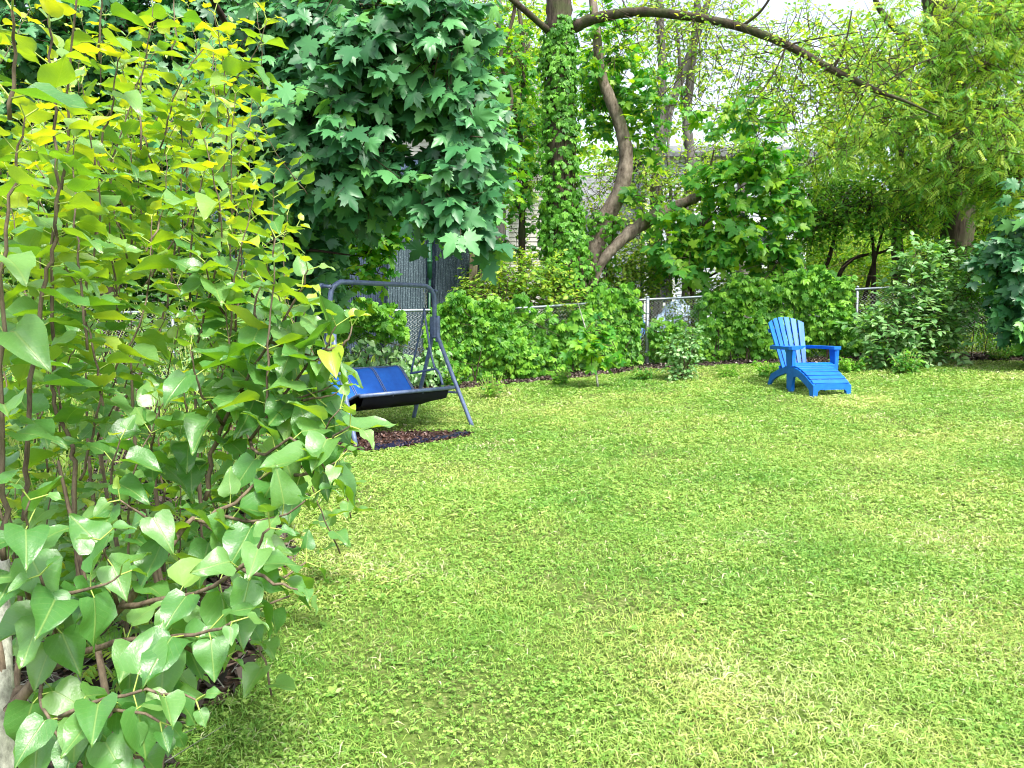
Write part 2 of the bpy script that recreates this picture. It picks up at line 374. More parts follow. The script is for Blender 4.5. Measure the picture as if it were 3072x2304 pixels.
M['shade_leaf'] = leafmat('shade_leaf', [(0, (.03, .13, .02)), (.5, (.07, .24, .035)), (1, (.16, .36, .045))],
                     [(0, (.05, .26, .02)), (.5, (.14, .45, .02)), (1, (.36, .62, .02))], .38, .45, .4)
M['pale_leaf'] = leafmat('pale_leaf', [(0, (.08, .22, .06)), (.5, (.17, .36, .12)), (1, (.34, .52, .22))],
                     [(0, (.10, .34, .03)), (.5, (.22, .52, .04)), (1, (.45, .7, .06))], .3, .38, .6)
M['bark'] = barkmat('brown_bark', (.022, .017, .012), (.10, .08, .06), 14, .15, .9, (.06, .08, .03))
M['dark_bark'] = barkmat('dark_bark', (.018, .013, .010), (.07, .05, .038), 20, .2, .6)
M['grey_bark'] = barkmat('grey_bark', (.06, .055, .05), (.19, .18, .165), 12, .2, .6)
M['dead_wood'] = barkmat('dead_wood', (.045, .032, .022), (.30, .25, .20), 9, .5, 1.0)
M['twig'] = barkmat('twig', (.03, .022, .016), (.10, .075, .05), 30, .3, .2)
M['steel'] = plainmat('galvanised_steel', (.27, .31, .36), .38, .6, vscale=20)
M['wire'] = plainmat('galvanised_wire', (.5, .52, .53), .4, .5, vscale=20)
M['swing_paint'] = plainmat('grey_blue_paint', (.085, .12, .22), .38, .1, .5, .2, 25, c2=(.12, .165, .28))
M['spring_steel'] = plainmat('spring_steel', (.6, .6, .6), .3, .8)
M['blue_plastic'] = plainmat('blue_plastic', (.002, .115, .52), .45, 0, .4, .12, 7, .05, c2=(.004, .145, .60))

# ------------------------------------------------------------------ ground
BX = lambda y: -0.92 - 0.19 * (np.asarray(y) - 2.2)            # right edge of the shrub bed
FENCE = np.array([(-14, 10.6), (-6, 11.2), (-1.95, 12.0), (2.45, 14.0), (6.1, 13.7), (8.1, 12.6), (12.5, 10.4)])
def fence_y(x): return np.interp(x, FENCE[:, 0], FENCE[:, 1])
MULCH = np.array([Wg(*p)[:2] for p in ((225, 440), (300, 433), (372, 433.5), (440, 432.5), (472, 433.5), (470, 437), (440, 443), (400, 449), (376, 452.5), (330, 455), (240, 458))])
def inpoly(x, y, P):
    c = np.zeros(np.shape(x), bool); j = len(P) - 1
    for i in range(len(P)):
        xi, yi = P[i]; xj, yj = P[j]
        c ^= ((yi > y) != (yj > y)) & (x < (xj - xi) * (y - yi) / (yj - yi + 1e-12) + xi); j = i
    return c
def wob(x, y, s=1.0): return .5 * (np.sin(x * 3.1 * s + 1.3 * y * s) + np.sin(y * 4.3 * s - 2.1 * x * s + 1)) * .5 + .25 * np.sin(x * 11 * s + y * 7 * s)
def in_lawn(x, y):
    return (x > BX(y) + .16 * wob(x, y)) & (y < fence_y(x) - .62 + .22 * wob(x, y, .9) - .3 * np.clip((-1.5 - x) / 1.5, 0, 1)) & ~inpoly(x, y, MULCH)
g = Geo()
xs = np.concatenate([np.linspace(-90, -15, 16)[:-1], np.linspace(-15, 20, 141), np.linspace(20, 90, 16)[1:]]); ys = np.concatenate([np.linspace(-30, -1, 8)[:-1], np.linspace(-1, 22, 116), np.linspace(22, 150, 24)[1:]])
XX, YY = np.meshgrid(xs, ys); ZZ = terrain(XX, YY); nx, ny = len(xs), len(ys)
i, j = np.meshgrid(np.arange(ny - 1), np.arange(nx - 1), indexing='ij'); q = (i * nx + j)
g.add(np.stack([XX, YY, ZZ], -1), None, np.stack([q, q + 1, q + nx + 1, q + nx], -1).reshape(-1, 4))
m, n, o = newmat('lawn_soil'); p = n.nodes.new('ShaderNodeBsdfPrincipled'); p.inputs['Roughness'].default_value = .95; p.inputs['Specular IOR Level'].default_value = .1
gp = n.nodes.new('ShaderNodeNewGeometry').outputs['Position']
c1 = ramp(n, noise(n, 40, 6, .75, gp), [(.34, (.03, .035, .012)), (.5, (.09, .13, .03)), (.66, (.26, .26, .11))])
c2 = ramp(n, noise(n, 30, 6, .7, gp), [(.35, (.05, .09, .015)), (.65, (.14, .22, .04))])
n.links.new(mixc(n, ramp(n, noise(n, 1.2, 4, .6, gp), [(.4, (0, 0, 0)), (.62, (1, 1, 1))]), c1, c2), p.inputs['Base Color'])
n.links.new(p.outputs[0], o.inputs[0])
tag(obj('lawn_ground', g, m), 'gently rising mown back garden lawn', 'ground', kind='structure')

# garden bed (leaf litter soil) left of the lawn and along the fence, a sheet just above the ground
def sheet(test, x0, x1, y0, y1, st, dz, amp=.008):
    g = Geo(); xs = np.arange(x0, x1 + st, st); ys = np.arange(y0, y1 + st, st); X, Y = np.meshgrid(xs, ys)
    Z = terrain(X, Y) + dz + amp * rng.random(X.shape); g.add(np.stack([X, Y, Z], -1)); nx = len(xs)
    i, j = np.meshgrid(np.arange(len(ys) - 1), np.arange(nx - 1), indexing='ij'); ok = test(X[:-1, :-1] + st / 2, Y[:-1, :-1] + st / 2)
    q = (i * nx + j)[ok]; g.Q.append(np.stack([q, q + 1, q + nx + 1, q + nx], -1)); return g
def bedtest(x, y): return (~in_lawn(x, y)) & (y < fence_y(x) + .8) & ~inpoly(x, y, MULCH)
mb, n, o = newmat('bed_soil'); p = n.nodes.new('ShaderNodeBsdfPrincipled'); p.inputs['Roughness'].default_value = .95; p.inputs['Specular IOR Level'].default_value = .1
gp = n.nodes.new('ShaderNodeNewGeometry').outputs['Position']; v = n.nodes.new('ShaderNodeTexVoronoi'); v.inputs['Scale'].default_value = 38; n.links.new(gp, v.inputs['Vector'])
sx = n.nodes.new('ShaderNodeSeparateColor'); n.links.new(v.outputs['Color'], sx.inputs[0])
n.links.new(ramp(n, sx.outputs[0], [(0, (.018, .012, .008)), (.5, (.06, .04, .028)), (.8, (.14, .09, .07)), (1, (.28, .20, .16))]), p.inputs['Base Color'])
bp = n.nodes.new('ShaderNodeBump'); bp.inputs['Distance'].default_value = .02; n.links.new(v.outputs['Distance'], bp.inputs['Height']); n.links.new(bp.outputs[0], p.inputs['Normal'])
n.links.new(p.outputs[0], o.inputs[0])
tag(obj('garden_bed', sheet(bedtest, -13, 12.4, .6, 14.6, .1, .008), mb), 'bare soil bed under the shrub and along the fence', 'ground', kind='structure')

# dry leaves and mulch chips
def litter(n, xf, mat, name, label, cat, size=(.03, .07), parent=None, curl=.6):
    x, y = xf; k = len(x); P = np.stack([x, y, terrain(x, y) + .018 + .015 * rng.random(k)], -1)
    D = nrm(np.stack([rng.normal(size=k), rng.normal(size=k), rng.normal(size=k) * .3], -1)); N = nrm(np.stack([rng.normal(size=k) * .45, rng.normal(size=k) * .45, np.ones(k)], -1))
    g = Geo(); scatter(g, [t_lite(.38, .5, .8), t_lite(.25, 1.0, -.6), t_lite(.45, -.4, .4)], P, D, N, rng.uniform(*size, k))
    return tag(obj(name, g, mat), label, cat, kind='stuff')
mlit, n, o = newmat('dry_leaf'); p = n.nodes.new('ShaderNodeBsdfPrincipled'); p.inputs['Roughness'].default_value = .8
a = nd(n, 'ShaderNodeAttribute', attribute_name='rnd'); n.links.new(ramp(n, a.outputs['Fac'], [(0, (.015, .011, .008)), (.5, (.045, .033, .024)), (.88, (.12, .09, .07)), (1, (.46, .40, .38))]), p.inputs['Base Color']); n.links.new(p.outputs[0], o.inputs[0])
x = rng.uniform(-5, -.3, 26000); y = rng.uniform(1.4, 7.5, 26000); k = bedtest(x, y) & (x > -.75 * y - .4)
x2 = rng.uniform(-3, 12, 60000); y2 = rng.uniform(9.5, 14.3, 60000); k2 = bedtest(x2, y2) & (y2 < fence_y(x2) + .3) & (y2 > fence_y(x2) - 1.7)
litter(0, (np.concatenate([x[k], x2[k2]]), np.concatenate([y[k], y2[k2]])), mlit, 'leaf_litter', 'brown dry leaves lying on the garden beds', 'leaf litter')

# mulch patch under the swing with weed fabric showing
mmu = plainmat('mulch_soil', (.045, .022, .015), .95, 0, .1, .5, 40, .6)
tag(obj('mulch_patch', sheet(lambda x, y: inpoly(x, y, MULCH), -5, .5, 6, 10, .06, .010, .012), mmu), 'bare brown mulched ground under the garden swing', 'ground', kind='structure')
mch, n, o = newmat('mulch_chip'); p = n.nodes.new('ShaderNodeBsdfPrincipled'); p.inputs['Roughness'].default_value = .85
a = nd(n, 'ShaderNodeAttribute', attribute_name='rnd'); n.links.new(ramp(n, a.outputs['Fac'], [(0, (.010, .006, .006)), (.5, (.045, .020, .015)), (.9, (.12, .06, .045)), (1, (.45, .36, .34))]), p.inputs['Base Color']); n.links.new(p.outputs[0], o.inputs[0])
x = rng.uniform(-5, .5, 40000); y = rng.uniform(6, 10, 40000); k = inpoly(x, y, MULCH)
litter(0, (x[k], y[k]), mch, 'mulch_chips', 'reddish brown bark mulch chips under the swing', 'mulch', (.015, .045))
FAB = [Wg(*p) for p in ((374, 452), (395, 448.5), (420, 444), (440, 440.8), (462, 437), (468, 434.8))]
fa = np.array(FAB); g = Geo(); c_, _ = resample(fa, 50, np.ones(6)); V = []
for s in range(4):
    for k, pt in enumerate(c_):
        wd = .17 + .06 * math.sin(k * .7) + .04 * rng.random(); q = pt + np.array([-.25, .97, 0]) * wd * (s / 3.0 - .2) * (1.6 if k < 22 else 1.0)
        V.append((q[0], q[1], terrain(q[0], q[1]) + .022 + .010 * rng.random()))
Q = [(s * 50 + k, s * 50 + k + 1, (s + 1) * 50 + k + 1, (s + 1) * 50 + k) for s in range(3) for k in range(49)]
g.add(V, None, Q)
mf = plainmat('weed_fabric', (.010, .013, .045), .35, 0, .5, .4, 40, .5)
tag(obj('weed_fabric', g, mf), 'strip of dark blue-black weed fabric at the front edge of the mulch', 'weed fabric')

# ------------------------------------------------------------------ grass
def vnoise(x, y, sc, seed):
    t = np.random.default_rng(seed).random((256, 256)); x = np.asarray(x) / sc + 100.3; y = np.asarray(y) / sc + 100.7
    xi, yi = np.floor(x).astype(int), np.floor(y).astype(int); fx, fy = x - xi, y - yi; fx = fx * fx * (3 - 2 * fx); fy = fy * fy * (3 - 2 * fy)
    g_ = lambda a, b: t[a % 256, b % 256]
    return (g_(xi, yi) * (1 - fx) + g_(xi + 1, yi) * fx) * (1 - fy) + (g_(xi, yi + 1) * (1 - fx) + g_(xi + 1, yi + 1) * fx) * fy
def fbm(x, y, sc, seed): return (vnoise(x, y, sc, seed) + .5 * vnoise(x, y, sc * .5, seed + 1) + .3 * vnoise(x, y, sc * .23, seed + 2)) / 1.8
def grass():
    g = Geo()
    bands = [(1.75, 3.0, 17000, .0026, .027), (3.0, 4.5, 11000, .0036, .029), (4.5, 7, 6200, .0055, .032), (7, 10, 3300, .008, .038), (10, 14.2, 2000, .011, .042)]
    for y0, y1, dens, wd, ht in bands:
        xl, xr = -.78 * y1, .78 * y1; n = int((xr - xl) * (y1 - y0) * dens)
        x = rng.uniform(xl, xr, n); y = rng.uniform(y0, y1, n); k = in_lawn(x, y) & (np.abs(x) < .72 * y + .15); x, y = x[k], y[k]
        thin = fbm(x, y, .45, 11); tuft = fbm(x, y, .11, 21)
        k = rng.random(len(x)) < np.clip(.2 + 1.6 * (thin - .2), .22, 1) * np.clip(.1 + 1.7 * tuft, 0, 1); x, y, thin, tuft = x[k], y[k], thin[k], tuft[k]; n = len(x)
        h = ht * rng.uniform(.5, 1.3, n) * (.55 + 1.0 * thin * tuft * 1.6); az = rng.uniform(0, 2 * np.pi, n); lean = rng.uniform(.15, 1, n) ** .8 * 2.3
        d = np.stack([np.cos(az), np.sin(az)], -1); wv = np.stack([-d[:, 1], d[:, 0]], -1) * (wd * rng.uniform(.6, 1.4, n))[:, None] * .5
        z0 = terrain(x, y) - .002 + .010 * rng.random(n)
        b = np.stack([x, y, z0], -1); W3 = np.column_stack([wv, wd * .3 * rng.normal(size=n)])
        p1 = b + np.column_stack([d * (h * lean * .4)[:, None], h * (.7 - .12 * lean)]); p2 = b + np.column_stack([d * (h * lean)[:, None], h * (1.05 - .42 * lean)])
        V = np.stack([b - W3, b + W3, p1 - W3 * .85, p1 + W3 * .85, p2], 1)
        T = np.array([(0, 1, 3), (0, 3, 2), (2, 3, 4)]); T = (T[None] + (np.arange(n) * 5)[:, None, None]).reshape(-1, 3)
        yel = fbm(x, y, 1.1, 31); dry = fbm(x, y, .5, 41)
        r_ = np.clip(.45 * rng.random(n) + 1.15 * (yel - .22) * rng.uniform(.6, 1.2, n), 0, .97); r_ = np.where(rng.random(n) < .03 + .9 * np.clip(dry - .56, 0, 1), 1.0, r_)
        g.add(V, T, None, np.repeat(r_, 5), np.tile(np.array([[0, 0, 0], [0, 0, 0], [0, .5, 0], [0, .5, 0], [0, 1, 0]]), (n, 1)))
    return g
M['grass'] = leafmat('grass_blade', [(0, (.07, .20, .03)), (.35, (.20, .36, .06)), (.7, (.41, .49, .12)), (.96, (.52, .55, .19)), (1, (.66, .59, .38))],
                     [(0, (.14, .36, .04)), (.5, (.34, .54, .07)), (1, (.62, .62, .22))], .28, .5, .35, patch=(1.3, (.72, .90, .75)))
tag(obj('grass', grass(), M['grass']), 'short mown grass covering the lawn', 'grass', kind='stuff')
M['clover'] = leafmat('clover_leaf', [(0, (.08, .21, .025)), (.4, (.19, .35, .06)), (.75, (.32, .46, .10)), (1, (.52, .60, .28))], [(0, (.2, .5, .04)), (1, (.5, .7, .1))], .28, .45, .4)
# clover, plantain and other small broad leaves, everywhere in the sward but thicker in patches
def weeds():
    g = Geo()
    for y0, y1, dens, sz in [(1.75, 3.0, 5200, .011), (3.0, 4.5, 3600, .013), (4.5, 7, 2300, .017), (7, 10, 1100, .022), (10, 14.2, 600, .028)]:
        xl, xr = -.78 * y1, .78 * y1; n = int((xr - xl) * (y1 - y0) * dens); x = rng.uniform(xl, xr, n); y = rng.uniform(y0, y1, n)
        k = in_lawn(x, y) & (np.abs(x) < .72 * y + .15) & (rng.random(n) < np.clip(2.6 * (fbm(x, y, .55, 51) - .30), .10, 1)); x, y = x[k], y[k]; n = len(x)
        P = np.stack([x, y, terrain(x, y) + rng.uniform(.006, .030, n)], -1); a = rng.uniform(0, 6.28, n)
        r_ = np.clip(rng.random(n) * .6 + .4 * fbm(x, y, .8, 61), 0, 1); s_ = sz * rng.uniform(.5, 1.35, n); N = np.column_stack([rng.normal(size=n) * .45, rng.normal(size=n) * .45, np.ones(n)])
        tri = rng.random(n) < .6
        for t in range(3):
            m = tri if t else np.ones(n, bool); th = a + t * 2.09
            D = np.column_stack([np.cos(th), np.sin(th), rng.normal(size=n) * .25]); scatter(g, [t_lite(.46, .2, .1), t_lite(.34, .5, .3)], P[m], D[m], N[m], s_[m], r_[m])
    P = []; D = []; N = []; S = []
    for _ in range(230):
        Y = rng.uniform(1.9, 9); X = rng.uniform(-.68, .68) * Y
        if not in_lawn(np.array(X), np.array(Y)): continue
        k = rng.integers(3, 8); a0 = rng.random() * 6; z = float(terrain(X, Y)) + .008
        for t in range(k):
            th = a0 + t * 6.28 / k + rng.normal() * .4; P.append((X, Y, z)); D.append((math.cos(th), math.sin(th), rng.uniform(.1, .6))); N.append((0, 0, 1)); S.append(rng.uniform(.02, .045))
    scatter(g, [t_ovate(.2, .4, .5), t_ovate(.28, .2, .4), t_ovate(.4, .2, .2)], np.array(P), np.array(D), np.array(N), np.array(S))
    return g
tag(obj('clover_weeds', weeds(), M['clover']), 'clover and broad-leaved weeds dotted through the lawn', 'weeds', kind='stuff')

# ------------------------------------------------------------------ lilac shrub in the foreground
def shoot(gs, gp, gl, pts, r0, r1, leaf, gap, tipyel=.9, start=.1, n=None, yel=0.0, hang=0.0):
    P = np.array([W(*p) if len(p) == 3 and not isinstance(p, np.ndarray) else p for p in pts]); 
    seg = np.linalg.norm(np.diff(P, axis=0), axis=1).sum(); k = max(8, int(seg / .03)); C, rad = resample(P, k, np.linspace(r0, r1, len(P)))
    C[1:-1] += rng.normal(size=(k - 2, 3)) * .0025
    tube(gs, C, rad, 6, rnd=rng.random())
    L = np.concatenate([[0], np.cumsum(np.linalg.norm(np.diff(C, axis=0), axis=1))]); tot = L[-1]
    m_ = max(1, int(tot * (1 - start) / gap)); T = nrm(np.gradient(C, axis=0)); az = rng.random() * 6.28
    PP = []; DD = []; NN = []; SS = []; RR = []; A = []; B = []
    for q in range(m_ + 1):
        t = start + (1 - start) * (q / max(m_, 1)); s = t * tot; c = np.array([np.interp(s, L, C[:, a]) for a in range(3)]); tg = nrm(np.array([np.interp(s, L, T[:, a]) for a in range(3)]))
        az += math.pi / 2 + rng.normal() * .25
        e1 = nrm(np.cross(tg, [.13, .2, 1.0] if abs(tg[2]) < .9 else [1.0, .1, 0])); e2 = np.cross(tg, e1)
        young = max(0, (t - .62) / .38)
        for sg in (0, math.pi):
            if rng.random() < .06: continue
            rad_ = e1 * math.cos(az + sg) + e2 * math.sin(az + sg)
            d = nrm(rad_ + tg * (.35 + .7 * young) + np.array([0, 0, -.10 - hang]) + rng.normal(size=3) * .16)
            pl = leaf * rng.uniform(.2, .34); base = c + d * pl + np.array([0, 0, pl * .15])
            d2 = nrm(d + np.array([0, 0, -.25 - hang * .8 + .15 * young]) + rng.normal(size=3) * .15)
            PP.append(base); DD.append(d2); NN.append(nrm(np.array([0, 0, 1.0]) + tg * .3 + rng.normal(size=3) * .22 + np.array([0, -hang * .8, 0])))
            SS.append(leaf * rng.uniform(.72, 1.12) * (1 - .62 * young ** 1.5)); A.append(c); B.append(base)
            RR.append(np.clip(.12 + .42 * rng.random() + yel + (tipyel - .4) * young + (.28 if rng.random() < .08 else 0), 0, 1))
    scatter(gl, HEART, np.array(PP), np.array(DD), np.array(NN), np.array(SS), np.array(RR))
    A = np.array(A); B = np.array(B); vsegs(gp, A, B, .0014, .0011, 4)
BOUND = np.array([(0, 262), (93, 252), (150, 262), (185, 276), (231, 302), (278, 322), (320, 330), (370, 335), (417, 330), (463, 318), (486, 290), (532, 262), (580, 270), (625, 272), (671, 240), (694, 200), (740, 165), (768, 160)])
def lilac():
    gs, gp, gl = Geo(), Geo(), Geo(); BR = []
    def S(*a, **k):
        b = Geo(); shoot(b, gp, gl, *a, **k); BR.append(b)
    # low spreading branches
    S([(8, 712, 1.30), (33, 681, 1.32), (67, 654, 1.34), (118, 608, 1.38), (147, 574, 1.42), (171, 547, 1.46), (191, 523, 1.5), (214, 514, 1.52), (242, 494, 1.55), (269, 470, 1.58), (290, 452, 1.6)], .011, .002, .085, .075, start=.42)
    S([(70, 655, 1.33), (100, 648, 1.30), (127, 641, 1.27), (162, 637, 1.22), (200, 634, 1.18), (232, 622, 1.15)], .007, .002, .088, .05, start=.35, tipyel=.5, hang=.35)
    S([(18, 766, 1.2), (36, 736, 1.18), (60, 717, 1.16), (94, 707, 1.13), (128, 712, 1.10), (160, 722, 1.08)], .005, .0018, .082, .05, start=.25, tipyel=.4, hang=.5)
    S([(120, 606, 1.37), (160, 600, 1.33), (200, 592, 1.28), (242, 568, 1.24), (258, 546, 1.22), (270, 528, 1.2)], .006, .0018, .088, .05, start=.35, tipyel=.5, hang=.25)
    S([(130, 640, 1.27), (180, 640, 1.3), (230, 617, 1.33), (265, 606, 1.36), (290, 596, 1.4)], .005, .0015, .08, .045, start=.3, tipyel=.4, hang=.3)
    S([(47, 664, 1.33), (40, 690, 1.25), (46, 712, 1.2), (60, 740, 1.15)], .004, .002, .085, .05, start=.2, tipyel=.3, hang=.5)
    S([(60, 660, 1.33), (58, 630, 1.28), (50, 600, 1.22), (40, 575, 1.16)], .004, .002, .085, .05, start=.2, tipyel=.4, hang=.3)
    S([(120, 700, 1.25), (150, 712, 1.22), (168, 728, 1.2)], .003, .0015, .08, .05, start=.1, tipyel=.3, hang=.5)
    S([(60, 717, 1.16), (90, 735, 1.14), (130, 755, 1.12), (150, 775, 1.1)], .003, .0015, .082, .045, start=.2, tipyel=.3, hang=.5)
    # leading shoots on the right
    S([(205, 500, 1.75), (210, 463, 1.75), (223, 425, 1.75), (241, 391, 1.75), (270, 341, 1.72), (300, 293, 1.68), (308, 270, 1.66)], .006, .0016, .108, .05, start=.25)
    S([(250, 440, 1.72), (285, 395, 1.7), (307, 368, 1.66), (324, 350, 1.62), (336, 326, 1.6)], .004, .0014, .105, .05, start=.2)
    S([(268, 500, 1.6), (290, 470, 1.6), (310, 450, 1.6), (326, 428, 1.58), (340, 409, 1.56)], .004, .0014, .105, .048, start=.15)
    S([(241, 440, 1.9), (237, 386, 1.9), (235, 312, 1.88), (231, 248, 1.86), (232, 232, 1.85)], .004, .0014, .105, .055, start=.25)
    # tall sticks
    up = [([(24, 520, 1.5), (26, 449, 1.5), (40, 312, 1.48), (52, 250, 1.46), (58, 183, 1.44), (52, 79, 1.42), (45, -10, 1.4)], .007, .002, .088),
          ([(4, 560, 1.35), (4, 457, 1.35), (3, 272, 1.32), (17, 166, 1.3), (25, 117, 1.28)], .007, .0015, .085),
          ([(78, 600, 1.7), (76, 540, 1.7), (74, 467, 1.72), (69, 441, 1.73), (55, 401, 1.74), (53, 361, 1.74), (55, 225, 1.72), (66, 169, 1.7), (67, 140, 1.7), (70, 63, 1.66), (77, -5, 1.62)], .008, .0025, .092),
          ([(80, 480, 1.9), (87, 457, 1.9), (103, 390, 1.92), (141, 324, 1.95), (150, 270, 1.97), (152, 220, 2.0)], .005, .0018, .09),
          ([(119, 430, 2.5), (119, 407, 2.5), (137, 378, 2.5), (159, 333, 2.55), (172, 270, 2.6), (181, 200, 2.6), (181, 138, 2.6), (188, 87, 2.6)], .008, .0018, .09),
          ([(215, 250, 2.5), (225, 155, 2.4), (228, 112, 2.38), (225, 91, 2.36), (222, 52, 2.34), (214, 14, 2.3)], .005, .0014, .10),
          ([(224, 100, 2.36), (238, 76, 2.35), (250, 62, 2.34), (262, 38, 2.32), (267, 21, 2.3)], .003, .0012, .085),
          ([(95, 240, 2.0), (101, 148, 2.0), (111, 108, 1.98), (117, 67, 1.96), (122, 42, 1.95)], .004, .0015, .10),
          ([(131, 250, 2.6), (131, 162, 2.6), (127, 94, 2.55)], .005, .0016, .09),
          ([(141, 150, 2.2), (141, 82, 2.2), (146, 56, 2.2), (153, 7, 2.15)], .004, .0013, .09),
          ([(190, 300, 1.9), (194, 219, 1.88), (201, 180, 1.86)], .004, .0014, .11),
          ([(273, 262, 2.3), (273, 204, 2.25), (274, 174, 2.22)], .003, .0012, .08),
          ([(286, 320, 2.6), (284, 250, 2.6), (287, 215, 2.6)], .003, .0012, .075),
          ([(10, 120, 1.1), (14, 60, 1.08), (12, 10, 1.05)], .004, .002, .09),
          ([(100, 60, 1.9), (100, 20, 1.88), (104, -15, 1.86)], .004, .002, .1),
          ([(172, 60, 2.5), (175, 20, 2.5), (174, -10, 2.5)], .004, .002, .09)]
    for pts, r0, r1, lf in up: S(pts, r0 * .75, r1 * .8, lf * 1.08, .062, start=.2, yel=.12)
    for pts, lf in (([(200, 594, 1.28), (240, 596, 1.3), (280, 580, 1.32), (306, 562, 1.34)], .09), ([(214, 514, 1.52), (250, 522, 1.48), (285, 512, 1.45), (306, 500, 1.43)], .095), ([(162, 637, 1.22), (190, 650, 1.22), (212, 655, 1.24), (228, 656, 1.25)], .085),
                    ([(60, 717, 1.16), (100, 700, 1.12), (150, 690, 1.1), (196, 700, 1.08)], .08), ([(118, 608, 1.38), (110, 570, 1.3), (100, 540, 1.25)], .085), ([(171, 547, 1.46), (150, 520, 1.4), (120, 500, 1.36)], .088), ([(242, 568, 1.24), (270, 580, 1.22), (300, 590, 1.2)], .08),
                    ([(241, 391, 1.75), (275, 400, 1.7), (310, 395, 1.66), (332, 385, 1.64)], .098), ([(223, 425, 1.75), (200, 390, 1.65), (190, 350, 1.6)], .1), ([(250, 440, 1.72), (262, 455, 1.6), (290, 440, 1.55), (318, 462, 1.5), (330, 470, 1.5)], .095), ([(270, 341, 1.72), (255, 310, 1.7), (262, 280, 1.7)], .09),
                    ([(324, 350, 1.62), (345, 345, 1.6), (352, 326, 1.6)], .09), ([(50, 600, 1.22), (90, 590, 1.2), (120, 575, 1.2)], .085), ([(30, 600, 1.3), (20, 550, 1.2), (30, 500, 1.15)], .085)):
        S(pts, .004, .0014, lf, .05, start=.2, tipyel=.5, hang=.25 if pts[-1][1] > 480 else .05)
    for pts, lf in (([(290, 405, 1.68), (318, 398, 1.62), (338, 392, 1.58)], .11), ([(305, 455, 1.6), (330, 440, 1.55), (350, 426, 1.5)], .11), ([(295, 475, 1.58), (322, 470, 1.52), (336, 462, 1.48)], .10), ([(270, 341, 1.72), (298, 350, 1.68), (322, 362, 1.62)], .10),
                    ([(235, 330, 1.88), (215, 300, 1.85), (205, 262, 1.8)], .095), ([(150, 480, 1.9), (152, 440, 1.85), (158, 400, 1.8)], .1), ([(190, 470, 1.9), (188, 430, 1.85), (184, 392, 1.8)], .1), ([(120, 520, 1.7), (112, 480, 1.66), (120, 440, 1.62)], .1), ([(200, 520, 1.6), (230, 540, 1.5), (262, 556, 1.45)], .09)):
        S(pts, .004, .0014, lf, .05, start=.15, tipyel=.6, hang=.1)
    # filling shoots inside the shrub
    SF = lambda *a, **k: shoot(gs, gp, gl, *a, **k)
    for _ in range(235):
        py = rng.uniform(5, 600); b = np.interp(py, BOUND[:, 0], BOUND[:, 1]); px = rng.uniform(-40, b + 2); Y = rng.uniform(2.1, 4.4) if rng.random() < .8 else rng.uniform(1.6, 2.2)
        if py > 430: Y = min(Y, 1.2 * F / (py + 90 - 322)); 
        if py > 440 and rng.random() < .15: continue
        tip = W(px, py, Y); L = rng.uniform(.25, .55); base = tip + np.array([rng.normal() * .10 - .05, rng.normal() * .1, -L])
        base[2] = max(base[2], .12)
        mid = (tip + base) / 2 + rng.normal(size=3) * .025
        SF([base, mid, tip], .003, .0011, rng.uniform(.075, .10), .058, start=.05, yel=.08 + .2 * (py < 250) * rng.random())
    gt = Geo()
    P = [W(2, 560, 1.45), W(1, 640, 1.4), W(3, 700, 1.36), W(4, 745, 1.34)]; last = P[-1].copy(); P += [last + np.array([.02, .02, -.18]), np.array([last[0] + .03, last[1] + .05, -.02])]
    tube(gt, P, [.014, .017, .020, .024, .027, .032], 10, n=30, rough=.08)
    b_ = Geo(); BR.append(b_); tube(b_, [W(-4, 640, 1.38), W(11, 705, 1.36), W(20, 690, 1.33)], [.008, .011, .011], 7, n=10)
    # stems running to the ground
    for b in ((-.85, 1.55), (-.92, 1.9), (-1.0, 2.1), (-1.15, 2.4), (-1.5, 2.7), (-1.3, 2.5), (-1.3, 1.9), (-1.6, 3.1), (-1.1, 2.6)):
        tx, ty = b[0] + rng.uniform(-.08, .05), b[1] + rng.uniform(-.05, .1); h = rng.uniform(.7, 1.1)
        P = [np.array([b[0], b[1], -.02]), np.array([b[0] + (tx - b[0]) * .3 + .03, b[1], h * .35]), np.array([tx, ty, h * .7]), np.array([tx + rng.uniform(-.05, .03), ty, h])]
        b_ = Geo(); tube(b_, P, [.009, .008, .006, .003], 6, n=24, rough=.05); BR.append(b_)
    base = P0 = np.array([-.85, 1.5, 0.])
    root = empty('lilac_shrub', base)
    tag(root, 'large foreground lilac bush with big heart-shaped yellow-green and grey-green leaves', 'shrub')
    obj('trunk', gt, M['grey_stem'], root)['label'] = 'mottled grey main stem'
    for b_ in BR: obj('branch', b_, M['lilac_bark'], root)
    obj('fine_stems', gs, M['lilac_bark'], root)['kind'] = 'stuff'; obj('leaf_stalks', gp, M['petiole'], root); obj('leaves', gl, M['lilac'], root)
lilac()

